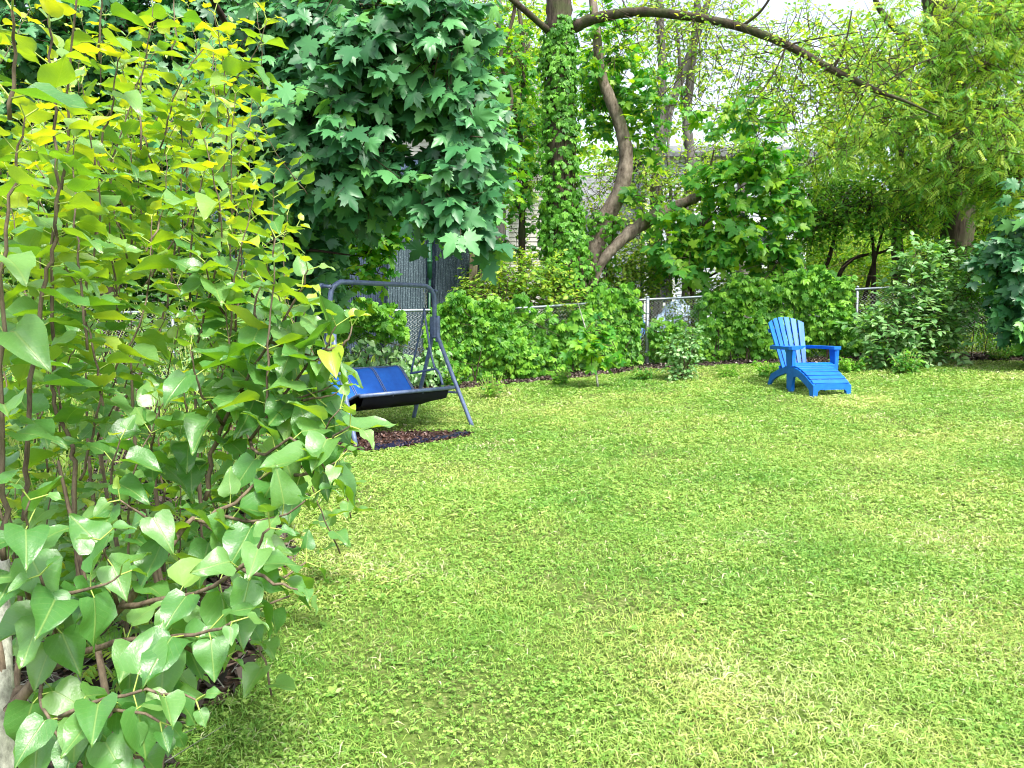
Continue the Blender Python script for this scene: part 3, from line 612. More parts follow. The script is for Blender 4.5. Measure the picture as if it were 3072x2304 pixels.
# undergrowth in the bed behind and below the lilac
def low_plant(name, label, cat, x, y, h, r, n, mat, tm, ls, group=None, stemmat='petiole', per=6, nup=.8):
    gl, gs = Geo(), Geo(); z = float(terrain(x, y))
    for _ in range(n):
        a = rng.random() * 6.28; q = r * rng.random() ** .6; tx = x + q * math.cos(a); ty = y + q * math.sin(a); hh = h * rng.uniform(.55, 1.05)
        A = np.array([x + .25 * q * math.cos(a), y + .25 * q * math.sin(a), z]); B = np.array([tx, ty, z + hh]); mid = (A + B) / 2 + [0, 0, hh * .08]
        tube(gs, [A, mid, B], [.006 * (.6 + h * .5), .004, .002], 4, n=6)
        t = np.linspace(.25, 1, per); C = A + (B - A) * t[:, None]; k = per
        az = np.arange(k) * 2.4 + rng.random() * 6; D = np.stack([np.cos(az), np.sin(az), rng.normal(size=k) * .2 - .15], -1)
        N = np.stack([rng.normal(size=k) * .3, rng.normal(size=k) * .3 - .15, np.ones(k) * nup], -1)
        scatter(gl, tm, C + D * .02, D, N, ls * rng.uniform(.6, 1.15, k) * (1.15 - .35 * t))
    root = empty(name, (x, y, z)); tag(root, label, cat, group)
    obj('stems', gs, M[stemmat], root); obj('leaves', gl, M[mat], root); return root
_unders = [(-2.0, 3.4, .7, .35), (-2.6, 4.2, .9, .5), (-1.8, 4.6, .7, .4), (-3.4, 5.2, 1.1, .6), (-2.5, 5.6, .8, .5), (-3.9, 6.6, 1.3, .8), (-2.9, 7.0, 1.0, .6), (-4.6, 5.8, 1.2, .7), (-2.3, 8.2, .9, .5), (-1.45, 3.5, .35, .25), (-3.4, 8.6, 1.4, .8), (-5.0, 8.0, 1.6, 1.0)]
_ul = ['ankle-high weeds just left of the lawn edge under the lilac leaves', 'bushy weed', '', '']
for k, (x, y, h, r_) in enumerate(_unders):
    tm = [OVATE, OVATE, HEART[:3], PALM][k % 4]; mt = ['creeper', 'shade_leaf', 'pale_leaf', 'creeper'][k % 4]; ls = [.075, .07, .075, .12][k % 4]
    low_plant('garden_plant', 'leafy green understorey plant seen in glimpses through the lilac shrub', 'plant', x, y, h, r_, int(26 + 60 * r_), mt, tm, ls, 'plants growing in the bed behind the lilac', per=8)
low_plant('yellow_seedling', 'small yellow-green seedling with narrow toothed leaves low behind the lilac', 'plant', -1.18, 2.35, .35, .16, 6, 'walnut', [t_pinn(t_lite(.2, .3, .3), 7, .3, .5)], .15, per=5)
# dry twigs on the ground of the bed
gk = Geo(); k = 900; x = rng.uniform(-3.6, -.9, k); y = rng.uniform(1.9, 6, k); ok = bedtest(x, y); x, y = x[ok], y[ok]; k = len(x)
A = np.stack([x, y, terrain(x, y) + .02], -1); B = A + np.stack([rng.normal(size=k) * .10, rng.normal(size=k) * .10, np.abs(rng.normal(size=k)) * .09], -1); vsegs(gk, A, B, .0025, .0012, 3)
tag(obj('dry_twigs', gk, M['grey_stem']), 'tangle of dry broken twigs under the lilac', 'twigs', kind='stuff')

# ------------------------------------------------------------------ garden swing
def garden_swing():
    o = (-1.35, 8.28, float(terrain(-1.35, 8.28)) * .4); root = empty('garden_swing', o, R(49.9))
    tag(root, 'blue-grey metal garden swing seat with blue sling fabric and no canopy', 'garden swing')
    hw, H, jx = .72, 1.60, .72
    g = Geo(); pts = [(-hw, 0, 1.02), (-hw, 0, 1.30), (-hw, 0, 1.45), (-hw + .03, 0, 1.54), (-hw + .11, 0, 1.595), (-hw + .2, 0, 1.605), (0, 0, 1.605), (hw - .2, 0, 1.605), (hw - .11, 0, 1.595), (hw - .03, 0, 1.54), (hw, 0, 1.45), (hw, 0, 1.30), (hw, 0, 1.02)]
    tube(g, pts, .026, 12, n=60); obj('top_bar', g, M['swing_paint'], root, local=True)
    for s in (-1, 1):
        g = Geo(); tube(g, [(s * (hw + .01), -.03, 1.55), (s * (hw + .03), .09, 1.56)], [.018, .018], 10); tube(g, [(s * (hw + .03), .085, 1.56), (s * (hw + .032), .115, 1.56)], [.028, .026], 10); obj('canopy_socket', g, M['swing_paint'], root, local=True)
        g = Geo(); box(g, (s * hw, 0, 1.14), (.075, .085, .25), bev=.012); box(g, (s * (hw + .015 * s * s), -.035, 1.12), (.05, .05, .30), bev=.01); obj('joint_bracket', g, M['swing_paint'], root, local=True, smooth=False)
        g = Geo(); tube(g, [(s * hw, -.045, 1.26), (s * hw, -.05, 1.05), (s * (hw + .015), -.08, .95), (s * (hw + .05), -.24, .58), (s * (hw + .105), -.5, .0)], .024, 12, n=30); obj('leg', g, M['swing_paint'], root, local=True)
        g = Geo(); tube(g, [(s * hw, .045, 1.26), (s * hw, .05, 1.05), (s * (hw + .015), .08, .95), (s * (hw + .05), .24, .58), (s * (hw + .105), .5, .0)], .024, 12, n=30); obj('leg', g, M['swing_paint'], root, local=True)
        g = Geo(); tube(g, [(s * (hw + .07), -.31, .40), (s * (hw + .07), .31, .40)], .013, 8); obj('side_brace', g, M['swing_paint'], root, local=True)
        # hanger rods and spring
        ax = s * .655; g = Geo()
        tube(g, [(ax, .10, 1.36), (ax, .13, 1.22), (ax, .33, .62)], .0125, 8, n=14)
        tube(g, [(ax, .10, 1.36), (ax, .08, 1.22), (ax, .0, .86), (ax, -.07, .66)], .0125, 8, n=14); obj('hanger', g, M['swing_paint'], root, local=True)
        g = Geo(); th = np.linspace(0, 2 * np.pi * 7, 90); tube(g, np.stack([ax + .016 * np.cos(th), .08 + .016 * np.sin(th), np.linspace(1.52, 1.40, 90)], -1), .0035, 5)
        th = np.linspace(0, 5.6, 16); tube(g, np.stack([ax + 0 * th, .05 + .03 * np.sin(th) + .03, 1.55 + .03 * np.cos(th)], -1), .004, 5)
        tube(g, np.stack([ax + 0 * th, .05 + .018 * np.sin(th) + .03, 1.375 + .02 * np.cos(th)], -1), .004, 5)
        obj('spring', g, M['spring_steel'], root, local=True)
        g = Geo(); tube(g, [(ax, .34, .60), (ax, .12, .635), (ax, -.06, .665), (ax, -.10, .655), (ax, -.15, .60), (ax, -.19, .49)], .014, 10, n=24); obj('armrest', g, M['swing_paint'], root, local=True)
    g = Geo(); tube(g, [(-hw - .08, .42, .17), (-hw - .05, .40, .22), (-hw + .02, .39, .235), (0, .39, .235), (hw - .02, .39, .235), (hw + .05, .40, .22), (hw + .08, .42, .17)], .014, 8, n=30); obj('crossbar', g, M['swing_paint'], root, local=True)
    # seat frame: side rails and front/top tubes
    prof = np.array([(-.36, .47), (-.30, .475), (-.12, .40), (.06, .31), (.13, .295), (.20, .33), (.32, .47), (.44, .61), (.50, .66), (.56, .675)])
    C, _ = resample(np.column_stack([prof, np.zeros(len(prof))]), 36, np.ones(len(prof)))
    g = Geo()
    for x in (-.635, .635): tube(g, np.column_stack([np.full(36, x), C[:, 0], C[:, 1]]), .014, 8)
    tube(g, [(-.66, -.36, .47), (.66, -.36, .47)], .021, 10); tube(g, [(-.635, .56, .675), (.635, .56, .675)], .014, 8); tube(g, [(-.635, .12, .27), (.635, .12, .27)], .015, 8)
    for x in (-.21, .21): tube(g, np.column_stack([np.full(10, x), np.linspace(-.34, .12, 10), np.linspace(.445, .265, 10)]), .010, 6)
    obj('seat_frame', g, M['swing_paint'], root, local=True)
    # sling: three fabric panels of real thickness, underside shade put into the colour
    mfab, n, o2 = newmat('sling_fabric'); p = n.nodes.new('ShaderNodeBsdfPrincipled'); p.inputs['Roughness'].default_value = .62; p.inputs['Specular IOR Level'].default_value = .35
    tc = n.nodes.new('ShaderNodeTexCoord'); f = noise(n, 6, 5, .7, tc.outputs['Object'])
    n.links.new(ramp(n, f, [(.3, (.006, .075, .36)), (.7, (.010, .125, .52))]), p.inputs['Base Color']); n.links.new(p.outputs[0], o2.inputs[0])
    mbk = plainmat('shaded_underside', (.010, .012, .020), .8, 0, .2)  # near-black stands in for the shade under the seat
    for a, b in ((12, 35),):
        g = Geo(); ks = np.arange(10, 36)
        xs = np.linspace(-.625, .625, 37); V = []
        for off in (.006, -.004):
            for k in ks:
                for x in xs:
                    sag = -.010 * (1 - ((x % .4167) / .20835 - 1) ** 2) * 0 - .012 * math.sin((x + .625) / 1.25 * math.pi * 3) ** 2
                    V.append((x, C[k, 0] - sag * .3, C[k, 1] + sag + off))
        nk, nx = len(ks), len(xs); Q = []
        for l in (0, 1):
            for i in range(nk - 1):
                for j in range(nx - 1):
                    q = l * nk * nx + i * nx + j; f4 = (q, q + 1, q + nx + 1, q + nx); Q.append(f4 if l == 0 else f4[::-1])
        g.add(V, None, Q); obj('backrest', g, mfab, root, local=True)
    g = Geo(); V = []; ks = np.arange(0, 14)
    for off in (.004, -.004):
        for k in ks:
            for x in np.linspace(-.625, .625, 12): V.append((x, C[k, 0], C[k, 1] - .004 + off))
    Q = [(l * 168 + i * 12 + j, l * 168 + i * 12 + j + 1, l * 168 + (i + 1) * 12 + j + 1, l * 168 + (i + 1) * 12 + j) for l in (0, 1) for i in range(13) for j in range(11)]
    g.add(V, None, Q); obj('seat', g, mbk, root, local=True)
    g = Geo(); V = []
    for j in range(24):
        x = -.6 + 1.2 * j / 23; V += [(x, -.345, .455), (x, -.30, .36 + .012 * math.sin(j * .8)), (x, -.10, .30 + .014 * math.sin(j * .6)), (x, .11, .26)]
    Q = [(j * 4 + k, j * 4 + k + 1, j * 4 + 5 + k, j * 4 + 4 + k) for j in range(23) for k in range(3)]
    g.add(V, None, Q); obj('seat_underside', g, mbk, root, local=True)
    g = Geo(); ms = plainmat('seam_piping', (.16, .20, .30), .6)
    for x in (-.2085, .2085):
        for dx in (-.012, .012): tube(g, np.column_stack([np.full(25, x + dx), C[11:36, 0] - .004, C[11:36, 1] + .011]), .0042, 5)
    tube(g, np.column_stack([np.full(25, .61), C[11:36, 0] - .004, C[11:36, 1] + .011]), .004, 5)
    obj('seam_piping', g, ms, root, local=True)
garden_swing()

# ------------------------------------------------------------------ blue adirondack chair and footstool
def adirondack():
    mat = M['blue_plastic']; x0, y0 = 4.03, 10.30
    root = empty('adirondack_chair', (x0, y0, float(terrain(x0, y0)) - .01), R(11)); tag(root, 'bright blue slatted garden chair with fan back standing on the lawn', 'garden chair')
    for s in (-1, 1):
        g = Geo(); prism(g, [(-.055, 0), (.055, 0), (.075, .30), (.105, .50), (.12, .565), (-.085, .565), (-.075, .45)], 0, s * .325 - .016, s * .325 + .016)
        V = g.V[0]; V[:, 1] *= .9
        box(g, (s * .315, -.052, .28), (.052, .03, .56), rot=rotm(0, 0, 0), bev=.006)
        obj('front_leg', g, mat, root, local=True, smooth=False)
        g = Geo(); prism(g, [(-.02, .30), (.02, .36), (.35, .27), (.56, .19), (.66, .0), (.61, .0), (.52, .10), (.40, .16), (.12, .24)], 0, s * .275 - .016, s * .275 + .016); obj('rear_leg', g, mat, root, local=True, smooth=False)
        g = Geo(); prof = [(s * .24, .55), (s * .245, .30), (s * .24, -.04), (s * .26, -.085), (s * .36, -.085), (s * .385, -.04), (s * .38, .10), (s * .345, .40), (s * .31, .55)]
        if s > 0: prof = prof[::-1]
        prism(g, prof, 2, .565, .592); prism(g, [(p * .995 + s * .0015, q) for p, q in prof], 2, .552, .5645)
        obj('armrest', g, mat, root, local=True, smooth=False)
    g = Geo()
    for k in range(5):
        y = -.02 + k * .098; z = .365 - k * .032 - (.012 if k == 0 else 0); box(g, (0, y, z), (.58, .088, .022), rot=rotm(-.30 if k else .35, 0, 0), bev=.006)
    box(g, (0, -.055, .315), (.60, .02, .075), bev=.005); obj('seat', g, mat, root, local=True, smooth=False)
    # fan back: six tapering slats with an arched top
    lean = R(24); by, bz = .43, .20
    for k in range(6):
        g = Geo(); u0, u1 = (k - 3) / 3 + .045, (k - 2) / 3 - .045
        def edge(u): return (u * .185, u * .285)
        bl, tl = edge(u0); br, tr = edge(u1); hl = .86 - .12 * u0 * u0; hr = .86 - .12 * u1 * u1; um = (u0 + u1) / 2; hm = .86 - .12 * um * um
        pr = [(bl, 0), (br, 0), (bl * 0 + br + (tr - br) * 1.0, hr), ((tl + tr) / 2, hm + .002), (tl, hl)]
        V = []; T = []; n_ = 5
        for th in (-.011, .011):
            for (px, h) in pr:
                bow = .05 * (abs(px) / .28) ** 2; yy = -bow + th; V.append((px, by + math.sin(lean) * h + yy * math.cos(lean), bz + math.cos(lean) * h - yy * math.sin(lean)))
        me = bmesh_fill(pr); T = [tuple(t) for t in me] + [tuple(q + 5 for q in t[::-1]) for t in me]; Q = [(q, (q + 1) % 5, 5 + (q + 1) % 5, 5 + q) for q in range(5)]
        g.add(V, T, Q); obj('back_slat', g, mat, root, local=True, smooth=False)
    g = Geo()
    for h, wd in ((.10, .40), (.42, .46), (.66, .50)): box(g, (0, by + math.sin(lean) * h + .028, bz + math.cos(lean) * h - .01), (wd, .022, .06), rot=rotm(-lean, 0, 0), bev=.004)
    box(g, (0, .56, .36 + .20), (.62, .03, .05), bev=.004); obj('back_rail', g, mat, root, local=True, smooth=False)
    # footstool
    x1, y1 = 4.01, 9.62
    r2 = empty('footstool', (x1, y1, float(terrain(x1, y1)) - .008), R(11)); tag(r2, 'bright blue slatted footstool sloping down in front of the matching chair', 'footstool')
    top = [(0, .165), (.05, .205), (.12, .245), (.22, .30), (.34, .345), (.44, .365), (.52, .362), (.56, .34)]
    for s in (-1, 1):
        g = Geo(); prof = [(-.01, 0), (.055, 0), (.075, .09), (.13, .13), (.24, .19), (.36, .24), (.44, .23), (.475, .12), (.49, 0), (.55, 0), (.565, .20), (.57, .33)] + [(a, b - .012) for a, b in top[::-1]][1:-1] + [(-.012, .155)]
        prism(g, prof, 0, s * .245 - .018, s * .245 + .018); obj('side_panel', g, mat, r2, local=True, smooth=False)
    ts = np.array(top); L = np.concatenate([[0], np.cumsum(np.linalg.norm(np.diff(ts, axis=0), axis=1))]); tot = L[-1]
    for k in range(7):
        a, b = tot * k / 7 + .009, tot * (k + 1) / 7 - .008; pa = [np.interp(a, L, ts[:, i]) for i in (0, 1)]; pb = [np.interp(b, L, ts[:, i]) for i in (0, 1)]
        c = ((pa[0] + pb[0]) / 2, (pa[1] + pb[1]) / 2); ang = math.atan2(pb[1] - pa[1], pb[0] - pa[0]); g = Geo(); box(g, (0, c[0], c[1] + .006), (.50, b - a, .018), rot=rotm(ang, 0, 0), bev=.005); obj('slat', g, mat, r2, local=True, smooth=False)
    g = Geo(); prism(g, [(-.262, 0), (-.205, 0), (-.20, .075), (-.17, .10), (.17, .10), (.20, .075), (.205, 0), (.262, 0), (.262, .15), (.20, .172), (0, .180), (-.20, .172), (-.262, .15)], 1, -.022, .004); obj('front_panel', g, mat, r2, local=True, smooth=False)
adirondack()

# ------------------------------------------------------------------ chain link fence
def fence():
    P = FENCE; seg = np.linalg.norm(np.diff(P, axis=0), axis=1); L = np.concatenate([[0], np.cumsum(seg)]); FH = 1.2
    at = lambda s: np.stack([np.interp(s, L, P[:, 0]), np.interp(s, L, P[:, 1])], -1)
    root = empty('chain_link_fence', (2.45, 14.0, float(terrain(2.45, 14)))); tag(root, 'waist-high galvanised chain link fence running behind the lawn', 'fence')
    s = np.arange(0, L[-1], .062); nz = 34; zz = np.linspace(.04, FH - .01, nz); off = np.where(np.arange(nz) % 2 == 0, 0, .062)
    A = []; B = []
    for s0 in s:
        q = at(np.clip(s0 + off, 0, L[-1])); pts = np.column_stack([q, terrain(q[:, 0], q[:, 1]) + zz]); A.append(pts[:-1]); B.append(pts[1:])
    g = Geo(); vsegs(g, np.vstack(A), np.vstack(B), .0022, .0022, 3); obj('wire_mesh', g, M['wire'], root)
    g = Geo(); ss = np.arange(0, L[-1], .5); q = at(ss); tube(g, np.column_stack([q[:, 0], q[:, 1] - .0, terrain(q[:, 0], q[:, 1]) + FH]), .022, 8); obj('top_rail', g, M['steel'], root)
    posts = [(-11, 0), (-8, 0), (-5.0, 0), (-1.95, 1), (.3, 0), (2.45, 1), (6.1, 1), (8.1, 1), (10.3, 0)]
    for x, big in posts:
        y = float(fence_y(x)) + (.0 if big else 0); z = float(terrain(x, y)); r_ = .034 if x == 2.45 else .026
        g = Geo(); y -= .03; tube(g, [(x, y, z - .1), (x, y, z + FH + .03)], r_, 10); tube(g, [(x, y, z + FH + .028), (x, y, z + FH + .05), (x, y, z + FH + .065)], [r_ * 1.15, r_ * .95, .006], 10)
        for zc in (.25, .6, .95): tube(g, [(x, y, z + zc - .012), (x, y, z + zc + .012)], r_ * 1.12, 10)
        obj('post', g, M['steel'], root)
fence()

# ------------------------------------------------------------------ creeper masses on the fence
def creeper(label, spans, dens, ls=.15, mat='creeper', tm=PALM, thick=.30, seedr=(.0, 1), group='creepers smothering the fence', top=1.35, side=-1):
    """spans: list of (x0, x1, ztop_low, ztop_high, zbottom). Leaves form a lumpy skin in front of, over and behind the fence."""
    gl, gs = Geo(), Geo(); x0 = min(s[0] for s in spans); x1 = max(s[1] for s in spans); xm = (x0 + x1) / 2; ym = float(fence_y(xm)); root = empty('fence_creeper', (xm, ym, float(terrain(xm, ym))))
    tag(root, label, 'creeper', group)
    for a, b, za, zb, z0 in spans:
        n = int((b - a) * (max(za, zb) - z0) * dens * 1.75); x = rng.uniform(a, b, n); u = rng.random(n); zt = za + (zb - za) * np.clip((x - a) / (b - a), 0, 1) + .10 * np.sin(x * 5.1) + .06 * np.sin(x * 13)
        edge = np.minimum(x - a, b - x); z = z0 + (zt - z0) * u * np.clip(.86 + edge * 1.0, 0, 1); 
        bulge = thick * (np.sin(np.clip((z - z0) / np.maximum(zt - z0, .1), 0, 1) * np.pi * .85 + .35) * .8 + .3 * np.sin(x * 4.3 + z * 3) + .2 * np.sin(x * 9 - z * 7))
        y = fence_y(x) - bulge * rng.random(n) ** .45 + .12 * rng.random(n); tp = (zt - z) < .14
        y = np.where(tp, fence_y(x) + rng.uniform(-.3, .25, n), y)
        P = np.column_stack([x, y, terrain(x, y) + z])
        D = np.column_stack([rng.normal(size=n) * .55, -.35 + rng.normal(size=n) * .3, -.65 + rng.normal(size=n) * .4]); N = np.column_stack([rng.normal(size=n) * .38, -.8 + rng.normal(size=n) * .3, .75 + rng.normal(size=n) * .3 + tp * .6])
        scatter(gl, tm, P, D, N, ls * 1.18 * rng.uniform(.5, 1.25, n))
        k = int((b - a) * 16); xa = rng.uniform(a, b, k); za_ = rng.uniform(z0, zb, k); A = np.column_stack([xa, fence_y(xa) - .05, terrain(xa, fence_y(xa)) + za_]); B = A + np.column_stack([rng.normal(size=k) * .3, -rng.random(k) * .15, rng.normal(size=k) * .25]); vsegs(gs, A, B, .006, .003, 4)
        k = int((b - a) * 5); xa = rng.uniform(a, b, k); A = np.column_stack([xa, fence_y(xa) - .08, terrain(xa, fence_y(xa))]); B = A + np.column_stack([rng.normal(size=k) * .15, -rng.random(k) * .05, np.full(k, .6)]); vsegs(gs, A, B, .009, .006, 4)
    obj('vines', gs, M['twig'], root); obj('leaves', gl, M[mat], root)
creeper('five-leaved creeper clump hanging on the fence rail behind the garden swing', [(-2.75, -1.65, 1.35, 1.28, .75), (-4.2, -2.6, 1.2, 1.4, .1)], 330, .16)
creeper('low tangle of leafy weeds at the fence foot behind the garden swing', [(-3.2, -1.0, .70, .62, .0)], 420, .11, 'pale_leaf', OVATE, .5)
creeper('dense bright green five-leaved creeper covering the fence right of the swing', [(-1.35, .35, 1.32, 1.36, .0), (-1.1, -.1, 1.35, 1.5, .8), (.1, 1.3, 1.16, 1.06, .0)], 400, .155)
creeper('dense creeper mound on the fence just left of the middle post', [(.95, 2.3, 1.1, 1.4, .0), (1.3, 2.25, 1.3, 1.65, .6)], 330, .155)
creeper('narrow creeper strand climbing the fence beside the middle post', [(2.45, 3.1, .8, .85, .0), (2.9, 3.9, .7, .95, .0)], 300, .13)
creeper('dark leafy creeper covering the fence behind the blue chair', [(3.3, 6.0, 1.3, 1.5, .0), (3.9, 5.9, 1.5, 1.6, .9)], 330, .16, 'creeper')
creeper('creeper trailing over the fence rail at the far right', [(7.0, 8.3, 1.35, 1.3, .95), (5.9, 7.3, .7, .9, .0), (8.0, 9.6, .35, .5, .0)], 260, .14)

# ------------------------------------------------------------------ trees
def tree(name, label, base, trunk, branches, leaf=None, twigs=True, group=None, bark='bark', sides=12, rough=.10, cat='tree', seed=0):
    """trunk: (points, radii). branches: list of (points, radii). leaf: dict(blobs, tm, mat, size, ...) or list"""
    root = empty(name, base); tag(root, label, cat, group)
    g = Geo(); 
    L = sum(np.linalg.norm(np.asarray(trunk[0][k + 1]) - np.asarray(trunk[0][k])) for k in range(len(trunk[0]) - 1))
    tube(g, trunk[0], trunk[1], sides, n=max(12, int(L / .12)), rough=rough, seed=seed); obj('trunk', g, M[bark], root)
    for b in branches:
        g = Geo(); l = sum(np.linalg.norm(np.asarray(b[0][k + 1]) - np.asarray(b[0][k])) for k in range(len(b[0]) - 1)); tube(g, b[0], b[1], 8, n=max(8, int(l / .12)), rough=rough, seed=seed + 1); obj('branch', g, M[bark], root)
    if leaf:
        gl, gt = Geo(), Geo()
        for lf in (leaf if isinstance(leaf, list) else [leaf]):
            kw = {k: v for k, v in lf.items() if k not in ('tm', 'mat', 'size', 'tw', 'rnd')}
            P, D, N, A, B = sprays(**kw); s = lf['size']; scatter(gl, lf['tm'], P, D, N, s * rng.uniform(.6, 1.2, len(P))); vsegs(gt, A - (B - A) * .6, B, .008, .002, 3) if lf.get('tw', 1) else None
        m_ = (leaf[0] if isinstance(leaf, list) else leaf)['mat']
        obj('twigs', gt, M['twig'], root); obj('crown', gl, M[m_], root)
    return root
def blobs_px(lst):   # (px, py, Y, rx_px, ry_px, depth, twigs)
    out = []
    for px, py, Y, rx, ry, dy, k in lst: out.append((W(px, py, Y), (rx * Y / F, dy, ry * Y / F), k))
    return out
G = lambda px, Y: np.array([(px - 512) / F * Y, Y, float(terrain((px - 512) / F * Y, Y)) - .05])
def trk(*pts): return [W(*p) for p in pts]

# dark maple, upper left centre
b0 = G(262, 9.6)
tree('maple_tree', 'dark maple tree with large blue-green leaves above the garden swing', b0,
     ([b0, W(262, 330, 9.6), W(264, 220, 9.5), W(262, 120, 9.4), W(252, 40, 9.3), W(240, -60, 9.2)], [.19, .15, .13, .13, .12, .10]),
     [(trk((263, 200, 9.5), (300, 130, 9.0), (360, 60, 8.4), (430, 20, 7.9)), [.07, .05, .035, .015]), (trk((262, 230, 9.5), (330, 210, 9.0), (400, 190, 8.3), (455, 170, 7.8)), [.05, .04, .025, .01]),
      (trk((262, 120, 9.4), (330, 100, 8.6), (400, 110, 8.0), (470, 110, 7.6)), [.06, .04, .025, .01]), (trk((260, 90, 9.4), (230, 30, 8.6), (200, -20, 8.0)), [.06, .04, .02]), (trk((263, 260, 9.5), (300, 250, 9.0), (350, 255, 8.6)), [.035, .02, .008])],
     [dict(blobs=blobs_px([(300, 60, 8.4, 55, 70, .7, 190), (375, 45, 7.9, 60, 60, .7, 210), (440, 50, 7.9, 42, 56, .7, 140), (335, 115, 7.9, 45, 36, .6, 120), (362, 158, 7.7, 32, 22, .5, 56), 
                          (464, 115, 8.0, 20, 34, .7, 56), (330, 180, 8.2, 32, 24, .6, 60), (466, 155, 7.8, 18, 20, .5, 32), (300, 215, 9.4, 30, 34, .6, 100), (300, 262, 9.4, 22, 30, .5, 70), (240, 130, 8.8, 60, 80, .8, 170), (350, 192, 8.0, 24, 8, .4, 20), (440, 190, 7.7, 30, 14, .5, 30), (462, 205, 7.6, 14, 14, .3, 14)]),
            tlen=.35, per=5, droop=.7, nup=.55, nout=.1, nrand=.35, view=.75, tm=MAPLE, mat='maple', size=.20, off=.06, shell=.2)], bark='dark_bark')
# lighter maple sprigs below it, over the metal sheets
b0 = G(296, 10.8)
tree('young_maple', 'mid-green maple branches drooping in front of the corrugated sheets', b0, ([b0, W(300, 280, 10.8), W(315, 230, 10.6), W(340, 205, 10.4)], [.05, .04, .03, .01]),
     [(trk((315, 230, 10.6), (350, 235, 10.4), (390, 250, 10.2)), [.02, .014, .006]), (trk((305, 270, 10.7), (340, 272, 10.5), (370, 278, 10.3)), [.02, .014, .006])],
     dict(blobs=blobs_px([(350, 215, 10.4, 38, 12, .4, 60), (405, 212, 10.4, 30, 14, .4, 50), (345, 250, 10.4, 34, 10, .35, 45), (375, 240, 10.3, 22, 8, .3, 22), (330, 285, 10.6, 30, 14, .4, 50), (372, 268, 10.3, 14, 6, .3, 14), (385, 235, 10.2, 14, 16, .3, 18)]),
          tlen=.25, per=6, droop=.45, nup=.8, nout=.2, nrand=.4, view=.3, tm=MAPLE[:2] + OVATE[:1], mat='young_maple' if False else 'maple_young', size=.13, shell=.1), bark='dark_bark')

# ivy-clad main tree
b0 = G(566, 14.3)
tr_pts = [b0, W(565, 260, 14.3), W(561, 200, 14.3), W(560, 120, 14.3), W(559, 50, 14.3), W(559, -20, 14.3), W(558, -140, 14.3)]
limb = trk((572, 28, 14.3), (590, 20, 14.1), (616, 14, 13.9), (648, 12, 13.6), (694, 17, 13.2), (741, 27, 12.8), (787, 45, 12.4), (833, 70, 12.0), (875, 90, 11.6), (905, 101, 11.4), (940, 117, 11.2))
tree('ivy_clad_tree', 'thick upright tree wrapped in creeper with a long bare limb arching to the right', b0, (tr_pts, [.34, .28, .25, .24, .235, .235, .22]),
     [(limb, [.12, .095, .085, .078, .072, .065, .057, .05, .04, .022, .008]), (trk((552, 34, 14.3), (538, 22, 14.0), (523, 9, 13.7), (505, -6, 13.4)), [.07, .055, .05, .045]),
      (trk((516, 0, 13.6), (512, 22, 13.6), (500, 60, 13.5), (512, 95, 13.5), (505, 130, 13.5), (498, 170, 13.5)), [.035, .03, .03, .026, .02, .01]),
      (trk((741, 27, 12.8), (760, 12, 12.6), (775, -10, 12.4)), [.03, .022, .015]), (trk((694, 17, 13.2), (700, 50, 13.0), (698, 100, 12.9)), [.014, .010, .004]),
      (trk((833, 70, 12.0), (845, 45, 11.9), (852, 10, 11.8)), [.022, .016, .010]), (trk((787, 45, 12.4), (820, 38, 12.2), (860, 32, 12.1)), [.018, .012, .006]), (trk((875, 90, 11.6), (905, 70, 11.5), (940, 55, 11.4)), [.016, .010, .005]),
      (trk((787, 45, 12.4), (770, 80, 12.3), (745, 110, 12.2)), [.014, .010, .004])],
     dict(blobs=blobs_px([(640, 25, 13.6, 60, 30, .8, 40), (720, 55, 12.8, 60, 40, .8, 60), (800, 60, 12.3, 60, 45, .8, 110), (860, 80, 11.8, 50, 40, .8, 110), (690, 90, 13.2, 40, 40, .8, 34), (780, 110, 12.6, 50, 35, .7, 60)]),
          tlen=.4, per=8, droop=.3, tm=LITE, mat='spring', size=.075, shell=0, nup=.6, view=.2))
def trunk_creeper(label, pts, rads, n, ls=.14, spread=.16):
    C, rad = resample(np.array(pts), 120, np.array(rads)); k = rng.integers(0, 120, n); th = rng.uniform(0, 2 * np.pi, n); T = nrm(np.gradient(C, axis=0))[k]
    e1 = nrm(np.cross(T, [0.0, 1.0, 0.1])); e2 = np.cross(T, e1); O = e1 * np.cos(th)[:, None] + e2 * np.sin(th)[:, None]
    clump = .5 + .5 * np.sin(C[k][:, 2] * 9 + np.sin(th * 2) * 2); P = C[k] + O * (rad[k] + spread * rng.random(n) ** 1.4 * (.5 + clump))[:, None] + rng.normal(size=(n, 3)) * .02
    D = O * .5 + np.array([0, 0, -.9]) + rng.normal(size=(n, 3)) * .4; N = O * 1.0 + np.array([0, -.35, .45]) + rng.normal(size=(n, 3)) * .28
    gl = Geo(); scatter(gl, PALM, P, D, N, ls * rng.uniform(.6, 1.2, n)); root = empty('trunk_creeper', pts[0]); tag(root, label, 'creeper')
    gs = Geo()
    for q in range(7):
        ph = rng.random() * 6; tt = np.arange(0, 118, 3); o_ = nrm(np.cross(nrm(np.gradient(C, axis=0))[tt], [0, 1, .1])); f = np.cross(nrm(np.gradient(C, axis=0))[tt], o_); a = ph + tt * .02 + .3 * np.sin(tt * .1 + q)
        tube(gs, C[tt] + (o_ * np.cos(a)[:, None] + f * np.sin(a)[:, None]) * (rad[tt] + .012)[:, None], .012, 5)
    obj('vines', gs, M['twig'], root); obj('leaves', gl, M['trunk_leaf'], root)
tc = [tr_pts[0], W(570, 290, 14.3), W(563, 240, 14.3), W(561, 200, 14.3), W(560, 120, 14.3), W(559, 60, 14.3), W(562, 20, 14.3)]
